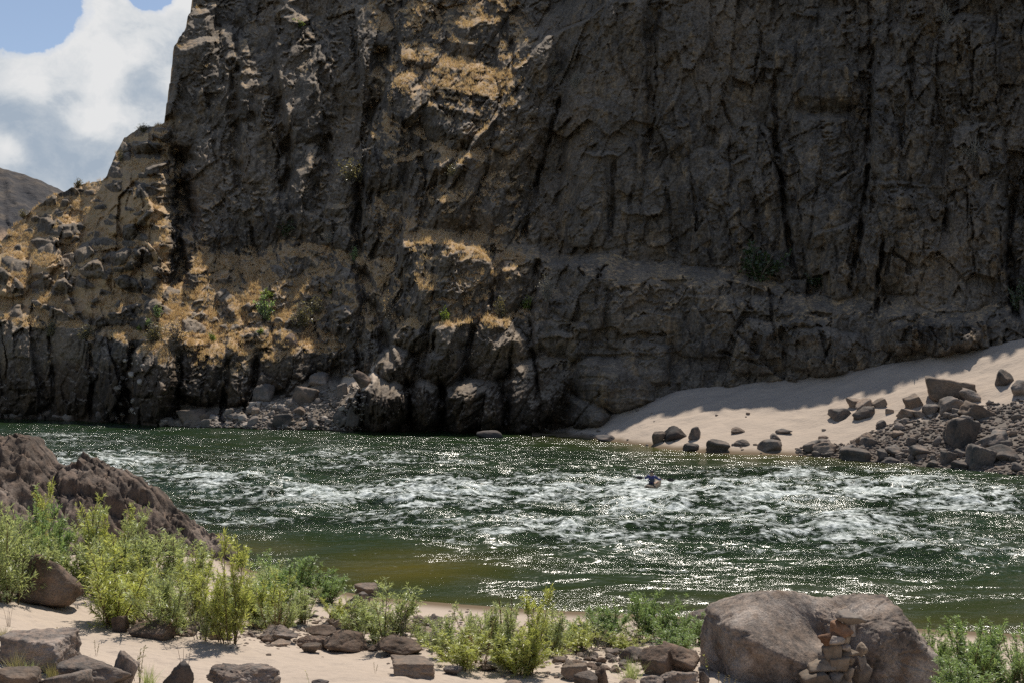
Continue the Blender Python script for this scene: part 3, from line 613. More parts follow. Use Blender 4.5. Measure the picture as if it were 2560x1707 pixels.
def build_river():
    px = np.concatenate([np.linspace(-1500, -120, 90), np.arange(-110, 2680, 2.2), np.linspace(2700, 4000, 70)])
    py = np.concatenate([np.linspace(990, 1030, 8), np.arange(1032, 1300, 1.05), np.arange(1300, 1640, 1.9), np.linspace(1650, 1900, 10)])
    PX, PY = np.meshgrid(px, py); a, b = ray(PX, PY)
    D = -CAM_H / b; X = a * D; Y = D
    PX = PX.astype(np.float32); PY = PY.astype(np.float32)
    Rp = np.zeros_like(PX)
    for cx, cy, rx, ry, s in RAPIDS:
        Rp = np.maximum(Rp, s * np.exp(-((PX - cx) / rx) ** 2 - ((PY - cy) / ry) ** 2) )
    Rp = np.clip(Rp, 0, 1.2)
    calm = np.exp(-((PX - 1000) / 260) ** 2 - ((PY - 1440) / 60) ** 2)
    chopm = np.clip(.50 + .75 * Rp - .30 * calm - .12 * sstep(1380, 1500, PY), .10, 1.1)
    fade = np.clip(1.6 - D / 95, .5, 1)
    wx = X + 1.0 * perlin2(X / 5, Y / 5, 2); wy = Y + .8 * perlin2(X / 4, Y / 4, 3)
    big = fbm2(wx / 6.5, wy / 3.6, 3, 11)
    rid = fbm2(wx / 2.6, wy / 1.5, 4, 12, ridged=True)
    sml = fbm2(wx / .95, wy / .55, 3, 13, ridged=True)
    tiny = fbm2(wx / .34, wy / .22, 2, 14)
    gust = sstep(-.32, .42, .6 * fbm2(X / 9, Y / 4.5, 3, 15) + .7 * fbm2(wx / 4.2, wy / 1.1, 3, 25))
    z = big * (.06 + .62 * Rp) + (rid) * (.035 + .34 * Rp) + sml * .055 * (.25 + .75 * gust) * (.45 + Rp) * (1 - .6 * calm) + tiny * .020 * (.3 + .7 * gust) * (.5 + .8 * Rp)
    edge = sstep(0, 5, Y - shore_y(X)) * (1 - .85 * np.exp(-((X - 7.5) / 2.2) ** 2 - ((Y - 52.2) / 3.2) ** 2))
    z = z * (.35 + .65 * edge)
    P = np.stack([X, Y, z], -1)
    keep = np.ones((len(py) - 1, len(px) - 1), bool)
    me = mesh_np('river', P.reshape(-1, 3), grid_faces(len(py), len(px))[:, ::-1], [water_mat()])
    st = fbm2(wx / 5.5, wy / 1.6, 5, 16, .6); st2 = fbm2(wx / 1.8, wy / .7, 4, 18, .6)
    foam = Rp * .72 + .95 * st * (.25 + Rp) + .95 * st2 * (.22 + Rp) + .40 * rid * Rp - .12
    foam = foam + .55 * np.exp(-((PX - 1632) / 100) ** 2 - ((PY - 1216) / 24) ** 2)
    foam = np.where(Rp < .08, foam - .3, foam)
    set_attr(me, 'foam', np.clip(foam, 0, 1))
    s1 = np.exp(-((PX - 1000) / 290) ** 2 - ((PY - 1425 + .04 * (PX - 1000)) / 50) ** 2)
    s2 = np.exp(-((PX - 620) / 200) ** 2 - ((PY - 1372) / 26) ** 2) * .6
    bot = np.interp(px, SB[:, 0], SB[:, 1])[None, :]
    s3 = np.exp(-np.maximum(0, PY - bot) / 14) * sstep(1240, 1420, PX) * (1 - sstep(2150, 2400, PX)) * .9
    s4 = np.exp(-np.maximum(0, Y - shore_y(X)) / 3.0) * .30 + .22 * sstep(1380, 1620, PY)
    set_attr(me, 'shallow', np.clip(np.maximum.reduce([s1, s2, s3, s4]) * (.8 + .5 * st), 0, 1))
    set_attr(me, 'chop', np.clip(chopm * (.30 + 1.0 * gust), .04, 1))
    obj('river', me, kind='structure', label='green river with white rapids running between the banks')
build_river()
# ------------------------------------------------------------------ rocks
rng = np.random.default_rng(7); rnd = random.Random(5)
import bmesh
_ico = {}
def ico(sub):
    if sub not in _ico:
        bm = bmesh.new(); bmesh.ops.create_icosphere(bm, subdivisions=sub, radius=1.0)
        v = np.array([q.co[:] for q in bm.verts], np.float64); f = np.array([[q.index for q in p.verts] for p in bm.faces]); bm.free()
        _ico[sub] = (v / np.linalg.norm(v, axis=1, keepdims=True), f)
    return _ico[sub]
def rock_verts(seed, sub, planes=13, sharp=16, rough=.06, freq=2.2, boxy=.0):
    """a broken stone: soft intersection of random planes, weathered by noise; about 1 unit across"""
    r = np.random.default_rng(seed); d, f = ico(sub)
    n = r.normal(size=(planes, 3)); n /= np.linalg.norm(n, axis=1, keepdims=True)
    if boxy:
        ax = np.vstack([np.eye(3), -np.eye(3)]) + r.normal(size=(6, 3)) * .16; ax /= np.linalg.norm(ax, axis=1, keepdims=True)
        n = np.vstack([ax, n[:max(2, planes - 6)]]); 
    dist = r.uniform(.34, .52, len(n))
    if boxy: dist[:6] = r.uniform(.33, .46, 6); dist[6:] = r.uniform(.44, .6, len(n) - 6)
    t = np.maximum(d @ n.T, 0) / dist
    rad = 1 / np.maximum((t ** sharp).sum(1) ** (1 / sharp), 1.2)
    p = d * rad[:, None]
    s = seed * 1.37
    k = fbm3(p[:, 0] * freq + s, p[:, 1] * freq, p[:, 2] * freq - s, 5, seed, .55) * rough * 1.3 + fbm3(p[:, 0] * freq * 3 + s, p[:, 1] * freq * 3, p[:, 2] * freq * 3, 4, seed + 5, .6, ridged=True) * rough * .35
    st = np.round(fbm3(p[:, 0] * 3 + s, p[:, 1] * 3, p[:, 2] * 4, 3, seed + 8) * 6) / 6
    cr = np.exp(-(perlin3(p[:, 0] * 3.1 + s, p[:, 1] * 3.1, p[:, 2] * 3.1, seed + 9) / .05) ** 2)
    return p * (1 + (k * 1.6 + .06 * st - .03 * cr)[:, None]), f
def mrock(name, c1, c2, c3, scale, **k):
    m, nt, col, b = rock_material(name, c1, c2, c3, scale, **k)
    oi = nt.add('ShaderNodeObjectInfo').outputs['Random']
    col = nt.mix(1.0, col, nt.ramp(oi, [(0, .62), (.5, 1.0), (1, 1.35)]), 'MULTIPLY')
    return finish(m, nt, principled(nt, col, .85, .25, b))
M_RUB = mrock('grey_basalt_stone', (.060, .055, .051), (.12, .107, .096), (.23, .195, .168), 1.2, bumpd=.10)
M_TANR = mrock('tan_stone', (.11, .088, .072), (.17, .135, .108), (.26, .205, .16), 1.2, bumpd=.10)
M_PALE = mrock('pale_shore_stone', (.17, .155, .14), (.27, .24, .21), (.36, .32, .28), 1.2, bumpd=.10)
M_NEAR = mrock('weathered_basalt', (.052, .045, .041), (.115, .099, .087), (.25, .21, .182), 3.4, bumpd=.20)
M_BRN = mrock('brown_basalt', (.042, .031, .025), (.082, .061, .047), (.19, .145, .115), 3.0, bumpd=.18)
M_DARK = mrock('dark_wet_basalt', (.045, .042, .042), (.075, .068, .064), (.12, .10, .09), 1.6, bumpd=.08)

LIB = {}
def rock_mesh(kind, i, mat, sub=4):
    key = (kind, i, mat.name, sub)
    if key not in LIB:
        if kind == 'angular': v, f = rock_verts(100 + i, sub, 12, 24, .085)
        elif kind == 'block': v, f = rock_verts(200 + i, sub, 9, 26, .085, 2.8, boxy=1)
        elif kind == 'round': v, f = rock_verts(300 + i, sub, 15, 13, .09, 2.6)
        else: v, f = rock_verts(400 + i, sub, 10, 20, .16, 3.0)
        v = v / (np.ptp(v, axis=0))          # unit box
        LIB[key] = mesh_np('stone_' + kind, v, f, [mat])
    return LIB[key]

def put_rock(ground, x0, x1, y0, y1, kind, mat, label, group=None, name='rock', category='rock', depth=.85, sub=4, tilt=.0, sink=.22, yaw=None, seed=None):
    """x0..y1: the stone's box in the photo; it rests on the ground under its lower edge"""
    g = ground((x0 + x1) / 2, y1); D = g[1]
    w = (x1 - x0) * D / F * 1.0; h = (y1 - y0) * D / F
    dy = w * depth * .32
    # a stone's visible height also takes in part of its top
    up_ = (CAM_H - g[2]) / D
    hh = max(.25 * w, h - w * depth * .45 * max(0, up_))
    hh = hh / (1 - sink) * 1.0
    i = seed if seed is not None else rnd.randrange(12)
    yaw = yaw if yaw is not None else rnd.uniform(-.35, .35) + rnd.choice((0, math.pi))
    return obj(name, rock_mesh(kind, i, mat, sub), loc=(g[0], g[1] + dy, g[2] + hh * (.5 - sink)), rot=(rnd.uniform(-.08, .08), tilt, yaw), scale=(w, w * depth, hh),
               label=label, category=category, group=group)

FAR_R = [  # the stones one can tell apart on the far sand bank: box, kind, material, lean, label
    (2326, 2447, 948, 1000, 'block', M_TANR, -.22, 'long tan slab leaning up the sand, biggest of the far bank blocks'),
    (2407, 2466, 971, 1005, 'round', M_RUB, 0, 'dark rounded boulder tucked against the right end of the long tan slab'),
    (2340, 2421, 988, 1031, 'block', M_RUB, -.2, 'grey tilted slab lying just below the long tan slab'),
    (2489, 2539, 926, 964, 'angular', M_RUB, 0, 'lone dark pyramid shaped rock high on the far sand'),
    (2532, 2590, 950, 990, 'angular', M_RUB, 0, 'grey rock cut off by the right picture edge on the sand'),
    (2076, 2140, 1017, 1046, 'block', M_RUB, .05, 'dark blocky rock at the left end of the mid sand cluster'),
    (2140, 2198, 1015, 1044, 'round', M_RUB, .1, 'dark lens shaped rock at the right end of the mid sand cluster'),
    (2124, 2164, 993, 1018, 'block', M_TANR, 0, 'tan square block at the back of the mid sand cluster'),
    (2145, 2195, 997, 1021, 'angular', M_TANR, -.3, 'tan sloping block between the others in the mid sand cluster'),
    (2186, 2219, 999, 1019, 'block', M_TANR, -.5, 'thin pale plank of stone leaning out of the mid sand cluster'),
    (2265, 2311, 987, 1017, 'block', M_TANR, -.5, 'narrow tan wedge rock left of the long tan slab'),
    (2252, 2305, 1015, 1045, 'angular', M_TANR, 0, 'light tan flat topped rock at the head of the rubble'),
    (2305, 2348, 1008, 1036, 'angular', M_RUB, 0, 'dark peaked rock beside the light tan flat topped one'),
    (2383, 2412, 1019, 1043, 'block', M_RUB, 0, 'small grey cube rock below the grey tilted slab'),
    (2413, 2489, 1014, 1047, 'block', M_TANR, -.4, 'long tan plank rock slanting down the rubble'),
    (2381, 2452, 1046, 1114, 'block', M_RUB, -.15, 'tallest grey boulder standing in the middle of the rubble'),
    (2362, 2384, 1069, 1105, 'angular', M_RUB, 0, 'narrow grey rock pressed against the tallest rubble boulder'),
    (2469, 2533, 1077, 1119, 'round', M_RUB, .15, 'broad dark rock behind the light faced rubble cube'),
    (2450, 2502, 1089, 1125, 'block', M_RUB, .25, 'light faced grey cube tilted in the rubble'),
    (2421, 2486, 1112, 1167, 'block', M_RUB, -.35, 'dark tilted block over a black gap at the water edge'),
    (2474, 2557, 1112, 1152, 'angular', M_RUB, 0, 'wide grey wedge at the right end of the water edge'),
    (2271, 2331, 1107, 1143, 'round', M_RUB, 0, 'smooth domed grey rock just above the water edge'),
    (2224, 2271, 1115, 1140, 'angular', M_RUB, 0, 'dark pointed rock left of the smooth domed one'),
    (2198, 2222, 1123, 1150, 'block', M_RUB, .1, 'upright grey block standing at the water edge'),
    (2202, 2260, 1138, 1165, 'angular', M_DARK, 0, 'black wet rock in front of the upright grey block'),
    (2112, 2192, 1117, 1161, 'round', M_RUB, 0, 'big grey humped boulder where the rubble meets the shallows'),
    (2002, 2062, 1098, 1131, 'round', M_RUB, 0, 'dark boulder at the left tip of the rubble'),
    (2048, 2107, 1096, 1134, 'angular', M_TANR, 0, 'brown cracked boulder second from the left tip of the rubble'),
    (2095, 2143, 1110, 1139, 'round', M_RUB, 0, 'dark low rock behind the big grey humped boulder'),
    (2148, 2195, 1074, 1110, 'angular', M_TANR, 0, 'brown broken rock standing at the upper rim of the rubble'),
    (2357, 2393, 1127, 1157, 'block', M_RUB, 0, 'squat grey cube near the water under the tallest boulder'),
    (2383, 2424, 1145, 1175, 'round', M_DARK, 0, 'wet black boulder at the water left of the dark tilted block'),
    (1655, 1719, 1063, 1101, 'round', M_DARK, -.3, 'dark egg shaped boulder leaning on the lower sand'),
    (1721, 1760, 1065, 1099, 'angular', M_RUB, 0, 'small pointed brown rock right of the egg shaped boulder'),
    (1769, 1827, 1088, 1127, 'round', M_RUB, 0, 'big round dark boulder at the sand waterline'),
    (1710, 1752, 1107, 1128, 'round', M_DARK, 0, 'black wet boulder in the shallows left of the round one'),
    (1834, 1884, 1097, 1115, 'round', M_RUB, 0, 'low smooth dark rock on the sand right of the round boulder'),
    (1903, 1964, 1095, 1127, 'round', M_RUB, -.1, 'dark sloping boulder at the waterline in the middle of the sand'),
    (1924, 1951, 1080, 1101, 'angular', M_RUB, 0, 'brown lump sitting on top of the dark sloping boulder'),
    (1936, 1980, 1070, 1084, 'angular', M_RUB, .1, 'thin brown rock pointing right above the waterline boulders'),
    (1826, 1867, 1068, 1084, 'angular', M_TANR, 0, 'pale half buried rock in the sand'),
    (1627, 1663, 1076, 1107, 'angular', M_TANR, 0, 'tan pointed rock left of the egg shaped boulder'),
    (1493, 1543, 1086, 1107, 'angular', M_DARK, 0, 'dark flat rock at the left tip of the sand bank'),
    (2045, 2070, 1088, 1099, 'round', M_TANR, 0, 'small reddish stone behind the left tip of the rubble'),
    (2215, 2235, 1020, 1032, 'block', M_TANR, 0, 'small tan cube alone on the sand right of the mid sand cluster')]
for x0, x1, y0, y1, kind, mat, tilt, lab in FAR_R:
    put_rock(bank_at, x0, x1, y0, y1, kind, mat, lab, 'rocks on the far sand bank', depth=.8, tilt=tilt, sub=4)
def ground_cliff(x, y): return cliff_at(x, y)
def ground_water(x, y):
    a, b = ray(x, y); D = -CAM_H / b; return np.array([a * D, D, 0.0])
put_rock(ground_water, 1187, 1255, 1074, 1094, 'round', M_DARK, 'low dark rock alone in the water below the cliff', depth=.6)
# small rubble
UP = np.array([(1990, 1118), (2060, 1104), (2120, 1104), (2160, 1082), (2210, 1056), (2260, 1040), (2330, 1034), (2400, 1026), (2470, 1006), (2570, 992)], float)
LO = np.array([(1990, 1138), (2100, 1150), (2200, 1162), (2350, 1174), (2570, 1196)], float)
for k in range(205):
    x = rnd.uniform(2000, 2572); t = rnd.random() ** .8
    if x < 2150 and rnd.random() < .5: x = rnd.uniform(2150, 2572)
    y = np.interp(x, UP[:, 0], UP[:, 1]) * (1 - t) + np.interp(x, LO[:, 0], LO[:, 1]) * t
    w = rnd.choice((9, 11, 13, 16, 20, 26, 32)) * rnd.uniform(.8, 1.2)
    put_rock(bank_at, x - w / 2, x + w / 2, y - w * rnd.uniform(.45, .75), y, rnd.choice(('angular', 'block', 'round', 'angular')), M_RUB if rnd.random() < .78 else M_TANR,
             'small grey rubble stone in the heap at the far water edge', 'small rubble stones at the far right water edge', name='stone', category='stone', sub=3, tilt=rnd.uniform(-.4, .4))
for k in range(44):
    x = rnd.uniform(1440, 2480); bt = np.interp(x, SB[:, 0], SB[:, 1]); y = bt - (3 + abs(rnd.gauss(0, 14)) if k < 26 else rnd.uniform(10, 110)); w = rnd.choice((6, 7, 9, 12))
    put_rock(bank_at, x - w / 2, x + w / 2, y - w * .5, y, 'angular', rnd.choice((M_RUB, M_TANR)), 'small lone stone lying on the open far sand', 'small lone stones on the open far sand', name='sand_stone', category='stone', sub=2)
FAR_L = [
    (428, 515, 1012, 1063, 'angular', M_TANR, .12, 'broad cracked boulder at the left end of the far shore stones'),
    (488, 527, 1029, 1053, 'round', M_TANR, 0, 'pale smooth stone leaning on the broad cracked boulder'),
    (635, 690, 963, 1004, 'angular', M_RUB, -.1, 'grey layered boulder above the middle of the far shore stones'),
    (724, 787, 963, 1012, 'block', M_TANR, -.35, 'large tan slab tilted over the far shore stones'),
    (773, 825, 933, 963, 'angular', M_RUB, 0, 'wide grey rock above the large tan slab'),
    (885, 932, 930, 971, 'round', M_BRN, 0, 'round brown boulder half on the small sand patch'),
    (838, 867, 960, 994, 'block', M_RUB, 0, 'upright dark block left of the small sand patch'),
    (672, 723, 1034, 1070, 'round', M_RUB, 0, 'round dark boulder at the water among the far shore stones'),
    (827, 867, 1010, 1058, 'angular', M_RUB, -.1, 'tall dark rock at the right end of the far shore stones'),
    (864, 905, 998, 1054, 'block', M_RUB, 0, 'tall dark slab against the cliff right of the far shore stones'),
    (728, 765, 1012, 1036, 'angular', M_TANR, 0, 'pale flat stone below the large tan slab'),
    (546, 571, 1038, 1058, 'round', M_RUB, 0, 'small rounded pale stone near the left end of the far shore'),
    (624, 645, 1020, 1040, 'angular', M_TANR, 0, 'small pointed pale stone in the middle of the far shore'),
    (700, 745, 832, 866, 'round', M_BRN, 0, 'rounded brown rock perched at the edge of the dry grass slope'),
    (0, 26, 985, 1040, 'round', M_RUB, 0, 'pale boulder at the left edge of the picture by the river'),
    (575, 612, 1032, 1052, 'angular', M_RUB, 0, 'grey wedge stone left of the middle far shore')]
for x0, x1, y0, y1, kind, mat, tilt, lab in FAR_L:
    put_rock(ground_cliff, x0, x1, y0, y1, kind, mat, lab, 'boulders on the far left shore', depth=.8, tilt=tilt)
for k in range(130):
    x = 400 + 480 * rnd.random() ** .9; t = rnd.random()
    top = np.interp(x, [400, 470, 560, 650, 760, 880], [1056, 1046, 1030, 1004, 990, 962]); y = top * (1 - t) + np.interp(x, [380, 700, 900], [1066, 1073, 1076]) * t
    w = rnd.choice((10, 13, 16, 20, 26)) * rnd.uniform(.8, 1.25)
    put_rock(ground_cliff, x - w / 2, x + w / 2, y - w * rnd.uniform(.5, .75), y, rnd.choice(('angular', 'round', 'block')), M_PALE if rnd.random() < .6 else M_RUB,
             'small pale stone on the far left shore below the cliff', 'small stones on the far left shore', name='shore_stone', category='stone', sub=3, tilt=rnd.uniform(-.4, .4))
for k in range(26):
    x = rnd.uniform(265, 345); t = rnd.random(); x += (1 - t) * 20; y = 900 + 150 * t
    w = rnd.choice((10, 13, 16, 20)); put_rock(ground_cliff, x - w / 2, x + w / 2, y - w * .6, y, 'angular', M_PALE, 'small pale stone in the narrow scree gully of the dark cliff', 'stones in the scree gully', name='scree_stone', category='stone', sub=3, tilt=rnd.uniform(-.4, .4))
for k in range(13):
    x = 10 + 250 * rnd.random(); y = np.interp(x, [0, 280], [1040, 1050]) + rnd.uniform(-4, 5); w = rnd.uniform(18, 50)
    put_rock(ground_cliff, x - w / 2, x + w / 2, y - w * .5, y, 'round', M_RUB, 'grey shore stone below the dark left cliff wall', 'shore stones below the left cliff wall', name='shore_stone', category='stone', sub=3)


def gravel(name, pts, size, mat, label):
    d, f = ico(1); V, Fc = [], []
    for k, p in enumerate(pts):
        s = size * rnd.uniform(.5, 1.5); q = d * np.array([s, s * .9, s * .6]) * rng.uniform(.7, 1.25, (len(d), 1)); a = rnd.uniform(0, 6.28)
        q = np.stack([q[:, 0] * math.cos(a) - q[:, 1] * math.sin(a), q[:, 0] * math.sin(a) + q[:, 1] * math.cos(a), q[:, 2]], -1)
        V.append(q + p + np.array([0, 0, s * .2])); Fc.append(f + k * len(d))
    obj(name, mesh_np(name, np.concatenate(V), np.concatenate(Fc), [mat], smooth=False), kind='stuff', label=label)
M_PEB = rock_material('gravel_stone', (.05, .046, .043), (.10, .088, .078), (.20, .165, .14), 1.5); M_PEB = finish(M_PEB[0], M_PEB[1], principled(M_PEB[1], M_PEB[2], .9, .2, M_PEB[3]))
pts = []
for k in range(2400):
    x = rnd.uniform(1990, 2590); t = rnd.random(); y = np.interp(x, UP[:, 0], UP[:, 1] + 4) * (1 - t) + np.interp(x, LO[:, 0], LO[:, 1]) * t
    if x < 2120 and rnd.random() < .7: continue
    pts.append(bank_at(x, y))
gravel('gravel', pts, .13, M_PEB, 'loose gravel between the rubble rocks at the far water edge')
pts = []
for k in range(1500):
    x = 440 + 470 * rnd.random(); t = rnd.random(); top = np.interp(x, [440, 560, 650, 760, 900], [1052, 1036, 1004, 985, 960]); y = top * (1 - t) + np.interp(x, [380, 700, 900], [1066, 1074, 1077]) * t
    pts.append(cliff_at(x, y))
M_PEB3 = rock_material('pale_gravel', (.12, .11, .10), (.22, .195, .17), (.33, .29, .25), 1.5); M_PEB3 = finish(M_PEB3[0], M_PEB3[1], principled(M_PEB3[1], M_PEB3[2], .9, .2, M_PEB3[3]))
gravel('gravel', pts, .15, M_PEB3, 'loose gravel between the stones of the far left shore')

# ------------------------------------------------------------------ near shore rocks
NEAR = [
    (34, 186, 1384, 1520, 'round', M_BRN, .1, 'big dark brown boulder standing among the willows', 5),
    (-14, 182, 1562, 1672, 'block', M_NEAR, -.12, 'large grey angular rock with a flat sunlit top at the sand edge', 6),
    (100, 306, 1634, 1730, 'angular', M_NEAR, .1, 'dark ridged rock at the bottom left behind the weeds', 6),
    (272, 334, 1627, 1725, 'block', M_NEAR, .35, 'narrow pointed slab leaning beside the dark ridged rock', 5),
    (96, 216, 1676, 1740, 'angular', M_NEAR, 0, 'low grey rock in front of the dark ridged rock', 5),
    (-20, 92, 1664, 1730, 'round', M_TANR, 0, 'pinkish brown rock in the bottom left corner under dry grass', 5),
    (406, 492, 1655, 1725, 'angular', M_DARK, 0, 'blackish green mossy rock behind the dead stalks', 5),
    (278, 316, 1538, 1580, 'block', M_BRN, 0, 'small dark brown block at the foot of the front willow', 4),
    (319, 436, 1550, 1600, 'angular', M_BRN, 0, 'brown rock in the shade under the second front willow', 4),
    (497, 684, 1640, 1738, 'lump', M_NEAR, .08, 'wide brown pitted rock at the bottom on the sand', 6),
    (668, 702, 1692, 1720, 'angular', M_NEAR, 0, 'small rock touching the right end of the pitted rock', 4),
    (783, 826, 1693, 1716, 'angular', M_DARK, 0, 'small black rock at the bottom edge with a white streak', 4),
    (804, 917, 1570, 1634, 'angular', M_BRN, .05, 'dark brown trapezoid rock resting on the sand', 5),
    (724, 814, 1576, 1624, 'lump', M_BRN, 0, 'rough brown rock left of the dark trapezoid rock', 5),
    (765, 846, 1561, 1592, 'angular', M_BRN, 0, 'pointed brown rock behind the dark trapezoid rock', 4),
    (651, 684, 1584, 1608, 'round', M_BRN, 0, 'small rounded brown rock on the sand', 4),
    (674, 722, 1602, 1616, 'angular', M_TANR, 0, 'flat pinkish stone right of the small rounded brown rock', 4),
    (633, 742, 1560, 1604, 'lump', M_NEAR, 0, 'rough mottled rock behind the small rounded brown rock', 5),
    (747, 798, 1604, 1633, 'angular', M_TANR, 0, 'pale stone at the foot of the rough brown rock', 4),
    (512, 557, 1558, 1602, 'lump', M_TANR, 0, 'crumbly tan rock left of the tall willow stem', 4),
    (815, 856, 1524, 1556, 'angular', M_NEAR, 0, 'small brown rock near the green shrub by the water', 4),
    (836, 880, 1538, 1573, 'angular', M_TANR, 0, 'pale brown rock below the waterside pile', 4),
    (886, 948, 1455, 1492, 'round', M_TANR, 0, 'pale grey rounded rock topping the pile at the water edge', 5),
    (868, 936, 1478, 1516, 'angular', M_RUB, 0, 'grey cracked rock in the middle of the pile at the water edge', 5),
    (846, 900, 1498, 1532, 'angular', M_DARK, 0, 'dark wet rock lowest in the pile at the water edge', 4),
    (630, 668, 1548, 1572, 'angular', M_NEAR, 0, 'grey flat rock under the tall willow', 4),
    (970, 1087, 1642, 1690, 'block', M_TANR, .16, 'tan wedge rock lying alone on the sand', 5),
    (955, 1072, 1590, 1638, 'round', M_BRN, 0, 'dark brown rock in the shade of the middle willow', 5),
    (964, 1006, 1616, 1635, 'round', M_NEAR, 0, 'small grey rock in front of the shaded brown rock', 4),
    (917, 968, 1611, 1627, 'angular', M_BRN, 0, 'low brown rock half buried left of the shaded brown rock', 4),
    (1026, 1088, 1568, 1594, 'angular', M_TANR, 0, 'flat pale rock with dry leaves on it', 4),
    (1057, 1113, 1538, 1572, 'angular', M_NEAR, 0, 'pinkish grey rock standing near the water', 5),
    (1030, 1076, 1534, 1570, 'lump', M_TANR, 0, 'crumbled pale rock by the water left of the pinkish one', 4),
    (1066, 1114, 1578, 1614, 'block', M_DARK, -.2, 'dark layered rock leaning beside the golden willow', 5),
    (1070, 1102, 1608, 1628, 'round', M_NEAR, 0, 'rounded grey cobble below the dark layered rock', 4),
    (1104, 1154, 1660, 1688, 'angular', M_DARK, 0, 'dark broken rock under the low willow', 4),
    (1187, 1238, 1657, 1678, 'round', M_BRN, 0, 'brown rock half hidden between two willows', 4),
    (1247, 1306, 1697, 1725, 'round', M_TANR, 0, 'tan rock top at the bottom edge of the sand', 4),
    (1412, 1478, 1654, 1702, 'angular', M_TANR, .25, 'tan angular boulder tilted on the sand', 5),
    (1437, 1502, 1676, 1724, 'round', M_NEAR, 0, 'light grey boulder in front of the tilted tan one', 5),
    (1485, 1526, 1672, 1722, 'lump', M_BRN, 0, 'rough brown rock right of the light grey boulder', 4),
    (1542, 1597, 1690, 1722, 'angular', M_TANR, 0, 'pale flat topped rock at the bottom behind the grass tuft', 4),
    (1605, 1694, 1612, 1690, 'angular', M_BRN, 0, 'dark brown boulder with a black hollow beneath', 5),
    (1650, 1772, 1605, 1684, 'round', M_BRN, 0, 'broad brown boulder beside the giant boulder', 5),
    (1665, 1760, 1663, 1724, 'lump', M_NEAR, 0, 'pitted dark rock in front of the broad brown boulder', 5),
    (1614, 1676, 1680, 1722, 'angular', M_NEAR, 0, 'reddish grey rock left of the pitted dark rock', 4),
    (1648, 1682, 1643, 1672, 'angular', M_DARK, 0, 'small dark pointed rock between the brown boulders', 4),
    (1546, 1618, 1620, 1658, 'angular', M_NEAR, 0, 'grey brown rock behind the grass tuft', 4),
    (1516, 1548, 1588, 1608, 'angular', M_NEAR, 0, 'pale rock peeking out under the green willow', 4),
    (1437, 1458, 1562, 1589, 'angular', M_DARK, 0, 'dark upright stone between the willows', 4),
    (1672, 1790, 1519, 1590, 'round', M_NEAR, -.28, 'smooth grey arched boulder behind the green willow at the water', 5),
    (1748, 1776, 1676, 1712, 'round', M_NEAR, 0, 'tan rock pressed against the foot of the giant boulder', 4)]
for j, (x0, x1, y0, y1, kind, mat, tilt, lab, sub) in enumerate(NEAR):
    put_rock(beach_at, x0, x1, y0, y1, kind, mat, lab, 'rocks on the near shore', name='rock', depth=.8, sub=sub, tilt=tilt, yaw=rnd.uniform(-.3, .3), seed=(j * 5) % 17)
for k in range(130):
    if k % 10 < 4: x = rnd.uniform(1385, 1570); y = rnd.uniform(1622, 1682)
    elif k % 10 < 7: x = rnd.uniform(330, 640); y = np.interp(x, [330, 640], [1570, 1602]) + rnd.uniform(-14, 8)
    else: x = rnd.uniform(640, 1110); y = np.interp(x, [640, 800, 1110], [1560, 1560, 1600]) + rnd.uniform(-18, 14)
    w = rnd.choice((14, 18, 22, 28, 36))
    put_rock(beach_at, x - w / 2, x + w / 2, y - w * rnd.uniform(.5, .7), y, rnd.choice(('angular', 'round', 'lump')), rnd.choice((M_NEAR, M_BRN, M_DARK, M_TANR)),
             'small loose stone scattered under the near shore willows', 'small loose stones on the near shore', name='cobble', category='stone', sub=3, tilt=rnd.uniform(-.3, .3))

